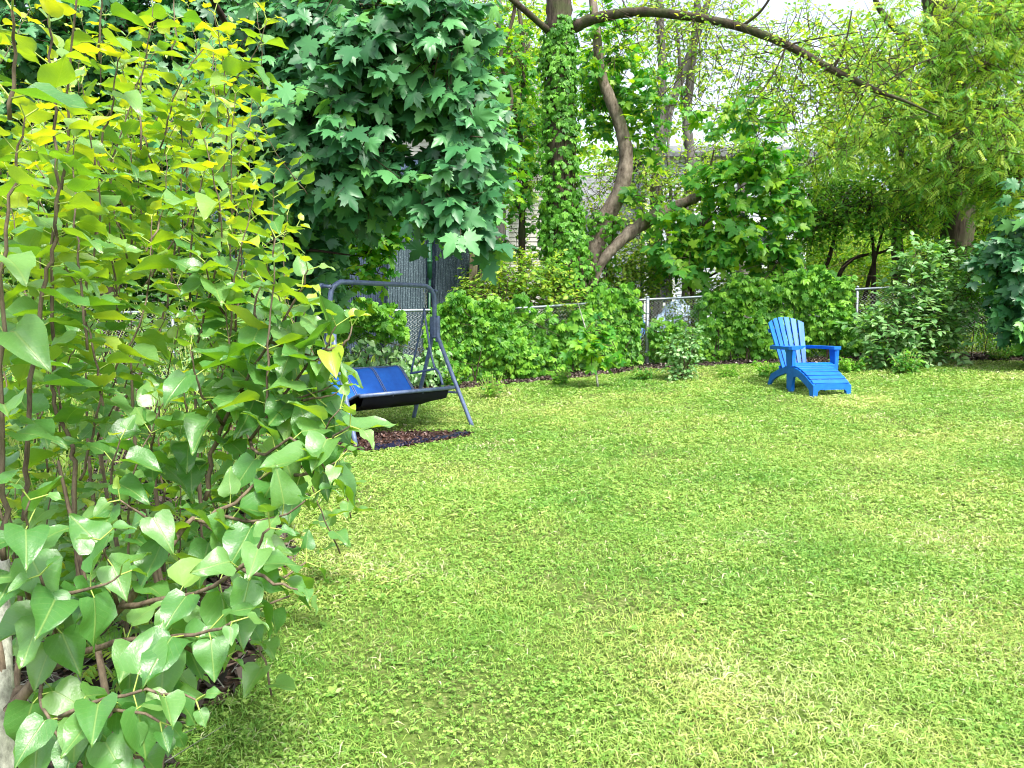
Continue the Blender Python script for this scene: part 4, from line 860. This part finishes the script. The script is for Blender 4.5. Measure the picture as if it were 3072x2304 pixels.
trunk_creeper('five-leaved creeper climbing the thick upright trunk', tc, [.46, .42, .33, .27, .25, .24, .14], 4000, .165, .12)
# curving tree behind it
b0 = G(590, 15)
cv = [b0, W(588, 278, 15), W(597, 240, 15), W(606, 218, 15), W(621, 188, 15), W(626, 155, 15), W(619, 122, 15), W(609, 97, 15), W(600, 70, 15), W(596, 30, 15), W(590, -20, 15)]
tree('curving_tree', 'curving brown tree trunk bending just right of the creeper-wrapped tree', b0, (cv, [.24, .20, .18, .165, .15, .14, .12, .11, .10, .08, .06]), [],
     dict(blobs=blobs_px([(605, 55, 15.3, 36, 44, .8, 90), (600, 105, 15.6, 22, 26, .6, 44), (650, 95, 15.3, 30, 22, .7, 40), (640, 135, 15.4, 24, 20, .6, 24)]), tlen=.35, per=7, droop=.4, tm=MAPLE[:2], mat='maple_young', size=.15, shell=0, view=.3), bark='dead_wood')
trunk_creeper('creeper covering the foot of the curving brown tree', [b0, W(586, 292, 15), W(590, 268, 15), W(600, 235, 15), W(607, 215, 15)], [.42, .38, .34, .24, .2], 620, .15, .2)
g = Geo(); lg = trk((594, 285, 14.6), (600, 266, 14.6), (612, 250, 14.6), (630, 233, 14.7), (650, 219, 14.8), (668, 210, 14.9), (690, 200, 15), (700, 196, 15))
tube(g, lg, [.06, .08, .10, .12, .125, .115, .10, .085], 12, n=60, rough=.14); lo = obj('leaning_log', g, M['dead_wood'], loc=lg[0]); tag(lo, 'weathered broken log leaning up behind the fence', 'log')

# far grey-trunked trees
def fartree(label, px, Y, pts, r0, forks, blobs, mat='spring', size=.13, per=7, tlen=.5, bark='grey_bark', tm=LITE, group='trees beyond the fence', **kw):
    b = G(px, Y); P = [b] + trk(*[(a, c, Y) for a, c in pts]); rr = np.linspace(r0, r0 * .45, len(P)); rr[0] *= 1.15
    tree('background_tree', label, b, (P, rr), [(trk(*[(a, c, Y + .3) for a, c in f[0]]), np.linspace(f[1], f[1] * .4, len(f[0]))) for f in forks], dict(blobs=blobs_px(blobs), tlen=tlen, per=per, droop=.3, tm=tm, mat=mat, size=size, shell=0, nup=.6, view=.25, **kw), bark=bark, group=group, sides=10)
fartree('tall pale grey tree whose trunk forks low, between the curving tree and the straight one', 655, 20, [(655, 220), (658, 150), (662, 80), (660, 20), (655, -60)], .17,
        [([(657, 195), (660, 150), (668, 115), (681, 78), (697, 35), (708, 0), (716, -30)], .15), ([(681, 78), (678, 40), (672, 0)], .06), ([(668, 115), (664, 90), (658, 60)], .05)],
        [(650, 40, 20, 55, 45, 1.5, 120), (700, 20, 20, 60, 40, 1.5, 110), (660, 120, 20.3, 30, 20, 1.2, 20)])
fartree('slim straight grey trunk standing in front of the white house gap', 688, 21, [(688, 220), (690, 160), (687, 120), (692, 60), (697, 10), (700, -60)], .17, [([(690, 160), (683, 110), (680, 60)], .07)], [(700, 15, 21, 60, 40, 1.5, 110), (730, 70, 21.5, 45, 35, 1.5, 60)])
fartree('pale broken-topped trunk far behind the right maple', 742, 24, [(742, 200), (744, 150), (747, 122)], .2, [], [(760, 130, 24, 50, 45, 1.5, 130), (790, 70, 24, 60, 60, 2, 160)])
fartree('tree with loose yellow-green leaves far left behind the maple', 500, 21, [(500, 200), (505, 100), (498, 0), (495, -60)], .16, [([(503, 130), (520, 90), (530, 40)], .07)], [(500, 30, 21, 50, 50, 1.5, 210), (520, 100, 21, 40, 50, 1.5, 190), (480, 110, 21, 40, 50, 1.5, 160), (440, 40, 21, 60, 60, 1.5, 200), (500, 175, 21, 36, 22, 1.5, 60)], mat='spring', size=.16)
fartree('dense dark-leaved tree filling the top left corner behind the lilac', 110, 11.5, [(112, 250), (118, 120), (125, 20), (128, -60)], .16, [([(118, 120), (160, 60), (200, 10)], .07), ([(114, 200), (60, 130), (20, 60)], .07)], [(60, 40, 11, 80, 60, 1, 250), (160, 40, 11, 70, 60, 1, 250), (220, 10, 11, 50, 50, 1, 140), (0, 130, 11, 70, 60, 1, 200), (110, 150, 11.4, 70, 50, 1, 180), (190, 140, 11.4, 60, 60, 1, 180)], mat='maple', size=.17, tm=MAPLE[:3], per=5, tlen=.35, bark='dark_bark')
fartree('dark leafy tree behind the corrugated shed', 330, 24, [(330, 200), (325, 100), (330, 0)], .25, [], [(330, 60, 24, 90, 80, 2, 500), (230, 100, 24, 80, 110, 2, 450), (380, 50, 24, 40, 40, 2, 90)], mat='shade_leaf', size=.22)
fartree('airy light green tree whose leaves veil the white house', 668, 19.5, [(668, 250), (671, 200), (668, 150), (672, 110)], .06, [([(671, 200), (690, 175), (705, 150)], .03), ([(671, 210), (650, 190), (635, 165)], .03)], [(665, 180, 19.3, 34, 26, 1, 90), (700, 195, 19.3, 34, 26, 1, 100), (630, 175, 19.4, 28, 24, 1, 90), (715, 155, 19.3, 30, 18, 1, 50), (640, 235, 19, 40, 22, 1, 110), (700, 245, 19, 36, 22, 1, 90), (600, 190, 19.4, 20, 30, 1, 60)], mat='spring', size=.12)
# slim dark trunks between the houses and the ivy tree
for k, (px, Y, pts, r_, lab) in enumerate([(481, 13.6, [(482, 250), (486, 215), (492, 185), (497, 165)], .05, 'thin leaning trunk rising beside the corrugated sheets'), (522, 17, [(522, 215), (525, 180), (520, 130), (524, 60), (515, -20)], .085, 'slim dark trunk in front of the cream house')]):
    fartree(lab, px, Y, pts, r_, [([pts[0], (pts[0][0] - 12, pts[0][1] - 25)], r_ * .4)], [(px - 4, 180, Y, 22, 26, .9, 90), (px - 6, 120, Y, 18, 40, .9, 100), (px - 8, 60, Y, 20, 36, .9, 80), (px - 2, 240, Y, 16, 18, .5, 14)], mat='maple_young', size=.13, bark='bark', tm=MAPLE[:2])

# young maple beyond the fence right of centre
b0 = G(694, 14.8)
tree('young_maple', 'bright green young maple with several thin stems behind the middle of the fence', b0, ([b0, W(692, 280, 14.8), W(700, 230, 14.7), W(708, 180, 14.6), W(714, 150, 14.6)], [.04, .035, .03, .022, .012]),
     [(trk((690, 290, 14.7), (672, 262, 14.5), (655, 235, 14.4)), [.018, .012, .006]), (trk((694, 285, 14.8), (730, 262, 14.7), (745, 225, 14.6)), [.02, .014, .006]), (trk((700, 230, 14.7), (725, 200, 14.6), (752, 180, 14.5)), [.02, .012, .006]), (trk((726, 290, 14.8), (733, 265, 14.8), (746, 240, 14.8)), [.016, .012, .008])],
     dict(blobs=blobs_px([(690, 250, 14.6, 40, 26, .7, 62), (735, 230, 14.6, 44, 30, .7, 74), (725, 180, 14.5, 34, 20, .6, 36), (762, 160, 14.5, 34, 24, .7, 44), (780, 205, 14.6, 30, 34, .7, 66), (665, 225, 14.6, 24, 18, .5, 16), (740, 110, 14.6, 46, 20, .6, 30), (775, 262, 14.8, 24, 20, .5, 40), (640, 200, 14.6, 22, 14, .5, 10)]),
          tlen=.3, per=6, droop=.45, nup=.55, nout=.1, nrand=.4, view=.6, tm=MAPLE, mat='maple_young', size=.19, off=.05, shell=.1), bark='twig')

# right hand trees
b0 = G(957, 15.5)
tree('large_tree', 'large rough-barked tree at the right whose trunk shows through yellow-green leaves', b0, ([b0, W(956, 240, 15.5), W(955, 150, 15.4), W(948, 70, 15.2), W(938, 0, 15), W(930, -60, 15)], [.36, .30, .30, .28, .27, .24]),
     [(trk((955, 150, 15.4), (985, 90, 15), (1000, 20, 14.6), (1010, -40, 14.4)), [.10, .08, .06, .04]), (trk((950, 90, 15.3), (915, 50, 15), (880, 10, 14.7), (872, -20, 14.5)), [.09, .07, .05, .04]), (trk((955, 200, 15.5), (990, 180, 15), (1025, 150, 14.6)), [.06, .05, .03]),
      (trk((955, 180, 15.4), (920, 165, 15), (890, 150, 14.6)), [.05, .03, .015])],
     dict(blobs=blobs_px([(900, 45, 14.4, 60, 50, 1.4, 180), (985, 70, 13.8, 60, 80, 1.5, 330), (885, 125, 14.2, 50, 34, 1.2, 140), (965, 145, 13.8, 60, 34, 1.4, 220), (1014, 180, 13.6, 40, 30, 1, 170), (830, 150, 14.4, 34, 22, .9, 70), (930, 190, 14.4, 44, 18, 1, 90), (1010, 10, 13.8, 60, 40, 1, 220)]),
          tlen=.35, per=4, droop=.6, nup=.75, nout=.3, nrand=.4, view=.15, tm=PINN, mat='walnut', size=.20, shell=0))
b0 = G(1012, 14.3)
for k, (lab, px, Y, pts, r_, forks, bl, mat, size) in enumerate([
    ('dark slender tree with a forked black trunk crossing behind the fence rail', 873, 16.0, [(873, 300), (874, 260), (872, 235), (868, 190)], .055, [([(864, 300), (870, 275), (878, 248), (884, 225)], .05), ([(838, 277), (846, 264), (860, 256), (883, 252), (892, 246)], .05)], [(870, 205, 15.6, 50, 22, .9, 130), (905, 222, 15.6, 36, 16, .8, 70), (840, 212, 15.8, 36, 20, .8, 70)], 'creeper', .11),
    ('dark thin trunk leaning left behind the creeper on the fence', 823, 16.5, [(824, 280), (830, 255), (836, 230), (842, 190)], .06, [([(792, 285), (793, 268), (797, 250), (804, 232), (812, 210)], .045)], [(825, 220, 16.2, 40, 18, .8, 70), (800, 235, 16.2, 30, 18, .7, 44), (810, 190, 16.3, 46, 26, .9, 100)], 'creeper', .11),
    ('stout brown trunk standing between the forked dark tree and the large tree', 898, 18, [(898, 270), (897, 230), (900, 150), (905, 60)], .16, [([(898, 235), (915, 200), (935, 175)], .06)], [(900, 190, 17.5, 50, 30, 1, 150), (880, 100, 18, 60, 60, 1.2, 220), (930, 228, 17.5, 30, 12, .8, 30)], 'spring', .14),
    ('tree at the right edge with airy yellow-green leaves', 1010, 17, [(1008, 250), (1003, 150), (990, 50), (985, -40)], .14, [([(1003, 150), (1020, 100), (1035, 60)], .06)], [(1000, 60, 16.5, 60, 70, 1, 330), (1020, 180, 16, 50, 60, 1, 280), (975, 230, 16.5, 40, 22, .8, 100)], 'spring', .13)]):
    fartree(lab, px, Y, pts, r_, forks, bl, mat=mat, size=size, per=9, bark='dark_bark' if k < 2 else 'bark')
b0 = G(1040, 11.4)
tree('maple_tree', 'dark maple with drooping blue-green leaves at the far right end of the fence', b0, ([b0, W(1040, 250, 11.4), W(1045, 180, 11.4), W(1050, 100, 11.4)], [.12, .10, .08, .05]), [(trk((1040, 250, 11.4), (1010, 255, 11.2), (985, 265, 11.1)), [.03, .02, .01])],
     dict(blobs=blobs_px([(1014, 258, 11.2, 24, 22, .4, 80), (1026, 305, 11.1, 20, 32, .4, 90), (1050, 240, 11.2, 45, 70, .7, 190), (1045, 330, 11, 22, 20, .4, 45)]),
          tlen=.25, per=6, droop=.7, nup=.6, nout=.1, nrand=.35, view=.7, tm=MAPLE, mat='maple', size=.17, off=.05, shell=.1), bark='dark_bark')

# shrubs at the fence
def shrub(name, label, px, Y, h, spans, mat, tm, ls, per=8, tlen=.25, stems=6, cat='shrub', view=.25, nup=.9, droop=.2, group=None, nrand=.35):
    b = G(px, Y); root = empty(name, b); tag(root, label, cat, group); gs, gl = Geo(), Geo(); bl = blobs_px(spans)
    P, D, N, A, B = sprays(bl, tlen, per, droop=droop, nup=nup, view=view, shell=0, nout=.25, nrand=nrand); scatter(gl, tm, P, D, N, ls * rng.uniform(.55, 1.2, len(P))); vsegs(gs, A - (B - A) * .5, B, .004, .0015, 3)
    for q in range(stems):
        c = bl[q % len(bl)][0] + rng.normal(size=3) * .08; m_ = b * .5 + c * .5 + rng.normal(size=3) * [.06, .05, .03] + [0, 0, .05]; s0 = b + [rng.normal() * .05, rng.normal() * .05, 0]; tube(gs, [s0, m_, c], [.014, .010, .004], 5, n=10)
    obj('stems', gs, M['twig'], root); obj('leaves', gl, M[mat], root); return root
shrub('pale_shrub', 'pale-leaved shrub with layered silvery leaves right of the blue chair', 903, 12.0, 1.5, [(885, 330, 12.0, 26, 16, .4, 75), (920, 320, 12.0, 34, 22, .45, 110), (915, 285, 12.1, 32, 22, .4, 95), (950, 300, 12.1, 26, 16, .35, 55), (925, 257, 12.2, 20, 12, .3, 40), (900, 355, 11.9, 30, 12, .35, 60), (950, 345, 12, 26, 12, .35, 45), (968, 275, 12.2, 22, 12, .3, 40)], 'pale_leaf', OVATE, .125, per=7, stems=12, nup=1.2, droop=.05, nrand=.25)
shrub('small_bush', 'small round pale green bush at the lawn edge beside the middle fence post', 681, 12.0, .8, [(680, 372, 12.0, 14, 14, .22, 55), (681, 350, 12.0, 17, 14, .25, 65), (690, 335, 12.1, 12, 10, .2, 26)], 'pale_leaf', OVATE, .07, per=8, stems=10, tlen=.16)
shrub('wispy_shrub', 'wispy pale yellow-green shrub poking through the fence right of the middle post', 683, 14.6, 1.2, [(680, 322, 14.6, 20, 20, .3, 110), (672, 345, 14.6, 14, 16, .25, 50), (690, 345, 14.6, 14, 16, .25, 50)], 'spring', LITE, .055, per=9, stems=8, tlen=.25)
b0 = Wg(598, 388)
root = tree('maple_sapling', 'maple sapling with a bare pale stem and yellow-green leaves in front of the fence', b0, ([b0, W(595, 366, b0[1]), W(590, 345, b0[1]), W(583, 320, b0[1] + .2), W(577, 300, b0[1] + .3)], [.018, .016, .012, .008, .004]), [],
     dict(blobs=[(W(592, 348, b0[1]), (.38, .3, .18), 26), (W(596, 330, b0[1]), (.22, .2, .14), 10)], tlen=.15, per=5, droop=.4, nup=.8, nout=.1, nrand=.35, view=.45, tm=MAPLE, mat='maple_young', size=.13, off=.04, shell=0), bark='grey_stem', cat='sapling', sides=7)
for px, py, h, r_, mt, tm, ls, lab in [(491, 398, .38, .2, 'creeper', OVATE, .06, 'small leafy weed on the lawn edge between the swing and the creeper'), (452, 388, .35, .22, 'creeper', PALM, .10, 'low creeper seedling at the lawn edge right behind the swing leg'), (560, 385, .22, .18, 'creeper', PALM, .09, 'creeper shoots trailing onto the lawn edge left of the sapling'),
        (644, 380, .22, .18, 'shade_leaf', OVATE, .07, 'small weed tuft below the middle fence post'), (728, 378, .2, .16, 'creeper', [t_lite(.06, .2, .5)], .13, 'tuft of long grass at the fence foot left of the blue chair'), (905, 374, .35, .25, 'shade_leaf', LITE, .10, 'long grass tuft around the foot of the pale shrub'),
        (1000, 360, .3, .3, 'shade_leaf', OVATE, .07, 'low weeds under the chain link at the right edge'), (770, 378, .25, .25, 'creeper', PALM, .1, 'creeper shoots on the ground right behind the blue chair'), (850, 372, .25, .3, 'creeper', PALM, .1, 'creeper shoots on the ground right of the blue chair')]:
    p = Wg(px, py); low_plant('weed_clump', lab, 'weed', p[0], p[1], h, r_, 26, mt, tm, ls, per=7)

# bushes and rough vegetation beyond the fence
for lab, px, Y, sp, mt, tm, ls in [
    ('pale green bush billowing behind the fence left of the ivy-clad tree', 515, 13.6, [(500, 290, 13.6, 40, 22, .5, 200), (530, 275, 13.6, 34, 22, .5, 170), (480, 305, 13.4, 24, 14, .4, 80), (545, 300, 13.6, 40, 18, .5, 130)], 'spring', OVATE, .09),
    ('yellow-green bush behind the leaning log', 640, 15.5, [(625, 265, 15.5, 28, 20, .5, 170), (655, 272, 15.5, 32, 20, .5, 170), (620, 292, 15.3, 34, 12, .5, 110)], 'spring', LITE, .09),
    ('green thicket behind the fence between the young maple and the dark trees', 760, 16, [(745, 285, 15.8, 40, 14, .6, 130), (790, 282, 16, 40, 14, .6, 140), (710, 290, 15.8, 28, 12, .5, 80)], 'walnut', OVATE, .10),
    ('sunlit yellow-green brush seen through the gap in the creeper', 880, 18, [(830, 245, 21, 50, 22, 1, 260), (920, 250, 21, 50, 24, 1, 280), (870, 225, 22, 60, 20, 1, 240), (875, 310, 18, 34, 24, .8, 330), (870, 285, 19, 40, 18, .8, 200), (840, 290, 18.5, 40, 14, .8, 160)], 'spring', LITE, .10),
    ('dark thicket behind the chain link at the right edge', 985, 14.5, [(990, 310, 14.3, 40, 40, .6, 260), (960, 270, 14.6, 34, 26, .6, 160), (1020, 280, 14, 40, 60, .6, 280)], 'shade_leaf', OVATE, .11),
    ('tall green thicket at the far left behind the lilac', 120, 13, [(60, 280, 13, 90, 70, 1, 620), (180, 290, 12.6, 80, 60, 1, 560), (0, 200, 13, 80, 90, 1, 420), (120, 180, 13.4, 90, 80, 1, 420), (250, 320, 12.0, 50, 50, .8, 300)], 'shade_leaf', OVATE, .13),
    ('thicket of pale leaves between the left garden bed and the corrugated sheets', 285, 12.4, [(280, 310, 12.4, 40, 40, .6, 230), (240, 360, 11, 50, 30, .6, 220)], 'shade_leaf', PALM, .14)]:
    shrub('bush', lab, px, Y, 1, sp, mt, tm, ls, per=8, tlen=.3, stems=9, cat='bush', group='bushes beyond the fence')

# far wood as one mass
def farwood():
    g = Geo()
    bl = []
    for px in range(-260, 1300, 30):
        for py, k in ((255, 150), (205, 120), (150, 60), (90, 28), (30, 22)):
            if 385 < px < 470 and py < 230: continue
            if 600 < px < 800: k = int(k * (.5 if py > 180 else .12))
            if px > 800 or px < 420: k = int(k * 1.3)
            Y = rng.uniform(32, 44); bl.append((W(px + rng.normal() * 12, py + rng.normal() * 14, Y), (1.6, 2, 1.7), k))
    P, D, N, A, B = sprays(bl, .7, 9, droop=.3, shell=0, view=.2); scatter(g, LITE, P, D, N, .30 * rng.uniform(.6, 1.3, len(P)))
    return g
tag(obj('far_wood', farwood(), M['spring']), 'loose sunlit wood far beyond the houses', 'wood', kind='stuff')
# rough grass beyond the fence
n_ = 26000; x = rng.uniform(-4, 15, n_); y = fence_y(x) + rng.uniform(.3, 12, n_); P = np.column_stack([x, y, terrain(x, y)])
D = np.column_stack([rng.normal(size=n_) * .35, rng.normal(size=n_) * .35, np.ones(n_)]); N = rng.normal(size=(n_, 3)); g = Geo(); scatter(g, [t_lite(.05, .2, .6)], P, D, N, rng.uniform(.2, .5, n_))
tag(obj('rough_grass', g, M['walnut']), 'tall unmown yellow-green grass beyond the fence', 'grass', kind='stuff')

# ------------------------------------------------------------------ corrugated shed and leaning sheets
def corr_mat(name, a, b, light, spk=120):
    m, n, o = newmat(name); p = n.nodes.new('ShaderNodeBsdfPrincipled'); p.inputs['Roughness'].default_value = .5; p.inputs['Metallic'].default_value = .35
    tc = n.nodes.new('ShaderNodeTexCoord'); f = noise(n, spk, 4, .8, tc.outputs['Object']); f2 = noise(n, 3, 4, .6, tc.outputs['Object'])
    c = ramp(n, f, [(.40, a), (.56, b), (.66, light)]); c = mixc(n, ramp(n, f2, [(.4, (0, 0, 0)), (.7, (.5, .5, .5))]), c, a)
    n.links.new(c, p.inputs['Base Color']); n.links.new(p.outputs[0], o.inputs[0]); return m
M['sheet'] = corr_mat('speckled_sheet', (.018, .034, .045), (.05, .085, .10), (.22, .30, .32), 45)
M['shed_metal'] = corr_mat('shed_metal', (.02, .035, .065), (.05, .08, .13), (.12, .17, .24), 12)
def corrugated(corners, pitch, amp, mat, parent=None, name='sheet', loc=None, thick=.004):
    """corners: bottom-left, bottom-right, top-right, top-left"""
    bl, br, tr_, tl = [np.asarray(c, float) for c in corners]; wdt = np.linalg.norm(br - bl); k = int(wdt / pitch * 8) + 1; u = np.linspace(0, 1, k); nrmv = nrm(np.cross(br - bl, tl - bl)); rows = 8; V = []
    for off in (0, -thick):
        for r_ in range(rows + 1):
            t = r_ / rows; a = bl + (tl - bl) * t; b = br + (tr_ - br) * t; wv = np.sin(u * wdt / pitch * 2 * np.pi) * amp
            V.append(a + (b - a) * u[:, None] + nrmv * (wv + off)[:, None])
    V = np.vstack(V); Q = []
    for l in (0, 1):
        base = l * (rows + 1) * k
        i, j = np.meshgrid(np.arange(rows), np.arange(k - 1), indexing='ij'); q = (base + i * k + j).ravel(); Q.append(np.stack([q, q + 1, q + k + 1, q + k], -1))
    g = Geo(); g.add(V, None, np.vstack(Q)); return obj(name, g, M[mat], parent, loc=loc)
# shed: front wall, side wall, roof
sx0, sx1, sy0, sy1 = -6.4, -1.13, 15.2, 20.0; zg = .2
root = empty('metal_shed', ((sx0 + sx1) / 2, sy0, zg)); tag(root, 'grey corrugated metal shed half hidden behind the dark maple', 'shed')
corrugated([(sx0, sy0, zg), (sx1, sy0, zg), (sx1, sy0, 3.15), (sx0, sy0, 3.15)], .055, .009, 'shed_metal', root, 'front_wall')
corrugated([(sx1, sy0 + .02, zg), (sx1, sy1, zg), (sx1, sy1, 3.15), (sx1, sy0 + .02, 3.15)], .055, .009, 'shed_metal', root, 'side_wall')
corrugated([(sx0 - .2, sy0 - .25, 3.12), (sx1 + .1, sy0 - .25, 3.12), (sx1 - .9, sy0 + 2.6, 4.9), (sx0 - .2, sy0 + 2.6, 4.9)], .055, .009, 'shed_metal', root, 'roof')
g = Geo(); box(g, ((sx0 + sx1) / 2, sy0 + 2.7, 2.6), (sx1 - sx0 - .1, .05, 4.6)); obj('back_wall', g, M['dark_bark'], root)
# leaning sheets
def lean(label, xa, xb, ytop, xa2, xb2, ybot_px, Yt, Yb, mat='sheet'):
    tl, tr_ = W(xa, ytop, Yt), W(xb, ytop, Yt); bl = G(xa2, Yb); br = G(xb2, Yb); o = corrugated([bl, br, tr_, tl], .045, .007, mat, None, 'corrugated_sheet', loc=(bl + br) / 2)
    tag(o, label, 'metal sheet', 'corrugated sheets leaning behind the fence')
lean('widest speckled corrugated sheet standing left of the green post', 389, 426.5, 237.5, 385, 424, 0, 13.9, 13.3)
lean('narrow tilted corrugated sheet right of the green post', 437, 458.5, 235.5, 431, 453, 0, 14.0, 13.4)
lean('rightmost thin corrugated sheet with a slanting edge', 459.5, 472, 235.8, 454, 466, 0, 13.9, 13.3)
lean('dark blue-grey corrugated sheet hung behind the maple sprigs, leftmost of the sheets', 338, 383, 232, 336, 384, 0, 14.4, 14.0, 'shed_metal')
g = Geo(); p = W(429.5, 244, 13.75); b = G(428.5, 13.75); mg = plainmat('green_plastic', (.015, .09, .045), .35, c2=(.03, .14, .07)); tube(g, [b, [p[0], p[1], p[2] - .6]], .022, 8); tube(g, [[p[0], p[1], p[2] - .6], p], .046, 10); tube(g, [p, p + [0, 0, .03]], [.03, .03], 8); tube(g, [p + [0, 0, -.34], p + [0, 0, -.28]], .052, 10)
tag(obj('green_post', g, mg, loc=b), 'dark green plastic post showing between two corrugated sheets', 'post')
mw = barkmat('weathered_board', (.06, .05, .03), (.26, .22, .14), 14, .1, .5)
for k, (xa, ya, xb, wd, lab) in enumerate([(474, 250, 470, .14, 'short grey weathered board leaning beside the rightmost metal sheet'), (484, 254, 474, .08, 'narrow pale plank slanting against the thin trunk')]):
    t = W(xa, ya, 13.6); b = G(xb, 13.3); d = nrm(t - b); x_ = nrm(np.cross(d, [0, 1, 0])); y_ = np.cross(x_, d); g = Geo(); box(g, (t + b) / 2, (wd, .03, np.linalg.norm(t - b)), rot=np.stack([x_, y_, d], -1), bev=.004); tag(obj('wooden_board', g, mw, loc=b), lab, 'board')
# tarps
def tarp(label, px0, px1, ytop, Y, mat, h, d=1.2, name='tarp'):
    a = G(px0, Y); b = G(px1, Y); n1, n2 = 40, 22; g = Geo(); V = []; zt = W((px0 + px1) / 2, ytop, Y)[2]
    r_ = np.random.default_rng(int(px0)); ph = r_.random(8) * 6
    for j in range(n2):
        v = j / (n2 - 1)
        for i in range(n1):
            u = i / (n1 - 1); x = a[0] + (b[0] - a[0]) * u; y = Y + d * v; e = min(u, 1 - u) * 6; f = min(v, 1 - v) * 5; hh = (1 - math.exp(-e * 1.3)) * (1 - math.exp(-f * 1.3))
            zz = a[2] + (zt - a[2]) * hh * (.86 + .10 * math.sin(u * 9 + ph[0]) + .05 * math.sin(v * 7 + ph[1])) + .05 * math.sin(u * 31 + v * 9 + ph[2]) * hh + .03 * math.sin(u * 60 - v * 20) * hh
            V.append((x + .03 * math.sin(v * 20 + u * 30), y, max(zz, a[2] - .05)))
    Q = [(j * n1 + i, j * n1 + i + 1, (j + 1) * n1 + i + 1, (j + 1) * n1 + i) for j in range(n2 - 1) for i in range(n1 - 1)]; g.add(V, None, Q); tag(obj(name, g, mat, loc=(a + b) / 2), label, 'tarp')
mbt = plainmat('blue_tarp', (.01, .10, .42), .4, 0, .5, .4, 5, .4, c2=(.05, .25, .62)); mpt = plainmat('pale_tarp', (.18, .28, .45), .45, 0, .5, .3, 4, .4, c2=(.42, .55, .72)); mgt = plainmat('grey_tarp', (.30, .32, .36), .5, 0, .4, .5, 6, .6, c2=(.72, .72, .74))
tarp('blue tarp over a heap just behind the middle fence post', 622, 650, 297, 17.5, mbt, 1)
tarp('pale bluish tarp over a low heap right of the blue tarp', 650, 712, 293, 18.2, mpt, 1)
tarp('crumpled grey-white tarp over a pile beneath the dark arching branches', 822, 856, 262, 20, mgt, 1)
tarp('small bright blue tarp end beside the crumpled grey-white one', 851, 862, 267, 19.6, mbt, 1, .5)

# ------------------------------------------------------------------ houses
def siding(name, c, step=.115):
    m, n, o = newmat(name); p = n.nodes.new('ShaderNodeBsdfPrincipled'); p.inputs['Roughness'].default_value = .6
    gm = n.nodes.new('ShaderNodeNewGeometry'); s = n.nodes.new('ShaderNodeSeparateXYZ'); n.links.new(gm.outputs['Position'], s.inputs[0]); mu = nd(n, 'ShaderNodeMath', operation='MULTIPLY'); n.links.new(s.outputs[2], mu.inputs[0]); mu.inputs[1].default_value = 1 / step
    f = nd(n, 'ShaderNodeMath', operation='FRACT'); n.links.new(mu.outputs[0], f.inputs[0])
    cc = ramp(n, noise(n, 2, 5, .7, gm.outputs['Position']), [(.3, tuple(v * .86 for v in c)), (.7, c)]); n.links.new(cc, p.inputs['Base Color']); n.links.new(p.outputs[0], o.inputs[0]); return m
def clap(g, x0, x1, y, z0, z1, step=.125):   # lapped boards as real geometry
    z = z0
    while z < z1:
        zz = min(z + step, z1); V = [(x0, y - .022, z), (x1, y - .022, z), (x1, y, zz), (x0, y, zz), (x0, y, z), (x1, y, z)]; g.add(V, None, [(0, 1, 2, 3), (4, 5, 1, 0)]); z += step
M['white_siding'] = siding('white_siding', (.50, .55, .62)); M['cream_siding'] = siding('cream_siding', (.56, .55, .50)); M['trim'] = plainmat('white_trim', (.8, .82, .84), .5)
M['shingle'] = plainmat('roof_shingle', (.16, .17, .18), .9, 0, .2, .4, 8, .4); M['glass'] = plainmat('window_glass', (.02, .025, .035), .08, 0, .8)
def house(label, x0, x1, y, z0, ze, depth, ridge, mat, windows, ov=.35):
    root = empty('house', ((x0 + x1) / 2, y, z0)); tag(root, label, 'house')
    g = Geo(); clap(g, x0, x1, y, z0, ze); box(g, ((x0 + x1) / 2, y + depth / 2 + .05, (z0 + ze) / 2), (x1 - x0 - .02, depth, ze - z0 - .01)); obj('wall', g, M[mat], root, smooth=False)
    g = Geo()
    for x in (x0, x1): box(g, (x, y - .01, (z0 + ze) / 2), (.12, .08, ze - z0))
    box(g, ((x0 + x1) / 2, y - .05, ze - .06), (x1 - x0 + .3, .06, .16)); obj('trim', g, M['trim'], root, smooth=False)
    g = Geo(); prism(g, [(y - ov, ze - .02), (y + depth / 2, ze + ridge), (y + depth + ov, ze - .02), (y + depth + ov, ze + .12), (y + depth / 2, ze + ridge + .16), (y - ov, ze + .12)], 0, x0 - .3, x1 + .3); obj('roof', g, M['shingle'], root, smooth=False)
    for wx, wz, ww, wh in windows:
        g = Geo(); t = .09
        for sx_ in (-1, 1): box(g, (wx + sx_ * (ww / 2 + t / 2), y - .05, wz), (t, .07, wh + 2 * t)); box(g, (wx, y - .05, wz + sx_ * (wh / 2 + t / 2)), (ww, .07, t))
        box(g, (wx, y - .045, wz), (ww, .05, .04)); f = obj('window', g, M['trim'], root, smooth=False)
        BASE[f.name] = BASE[root.name]; g = Geo(); box(g, (wx, y - .03, wz), (ww, .02, wh)); obj('pane', g, M['glass'], f, smooth=False)
house('cream house with lapped siding glimpsed left of the ivy-clad tree', -3.4, .95, 22, .6, 6.6, 6, 2.0, 'cream_siding', [(-.45, 4.1, .55, 1.0), (-.9, 2.9, .8, 1.1)])
house('white two-storey house with lapped siding glimpsed behind the young maple', 4.15, 9.0, 24, .7, 6.2, 7, 1.0, 'white_siding', [(5.85, 4.2, .55, .55), (7.7, 3.6, .8, 1.3), (4.7, 2.4, .5, 1.2)])
house('low side wing of the white house with a grey shingle roof', 1.3, 4.0, 24.6, .7, 4.4, 5, 1.7, 'white_siding', [(2.4, 3.0, .7, 1.0)])
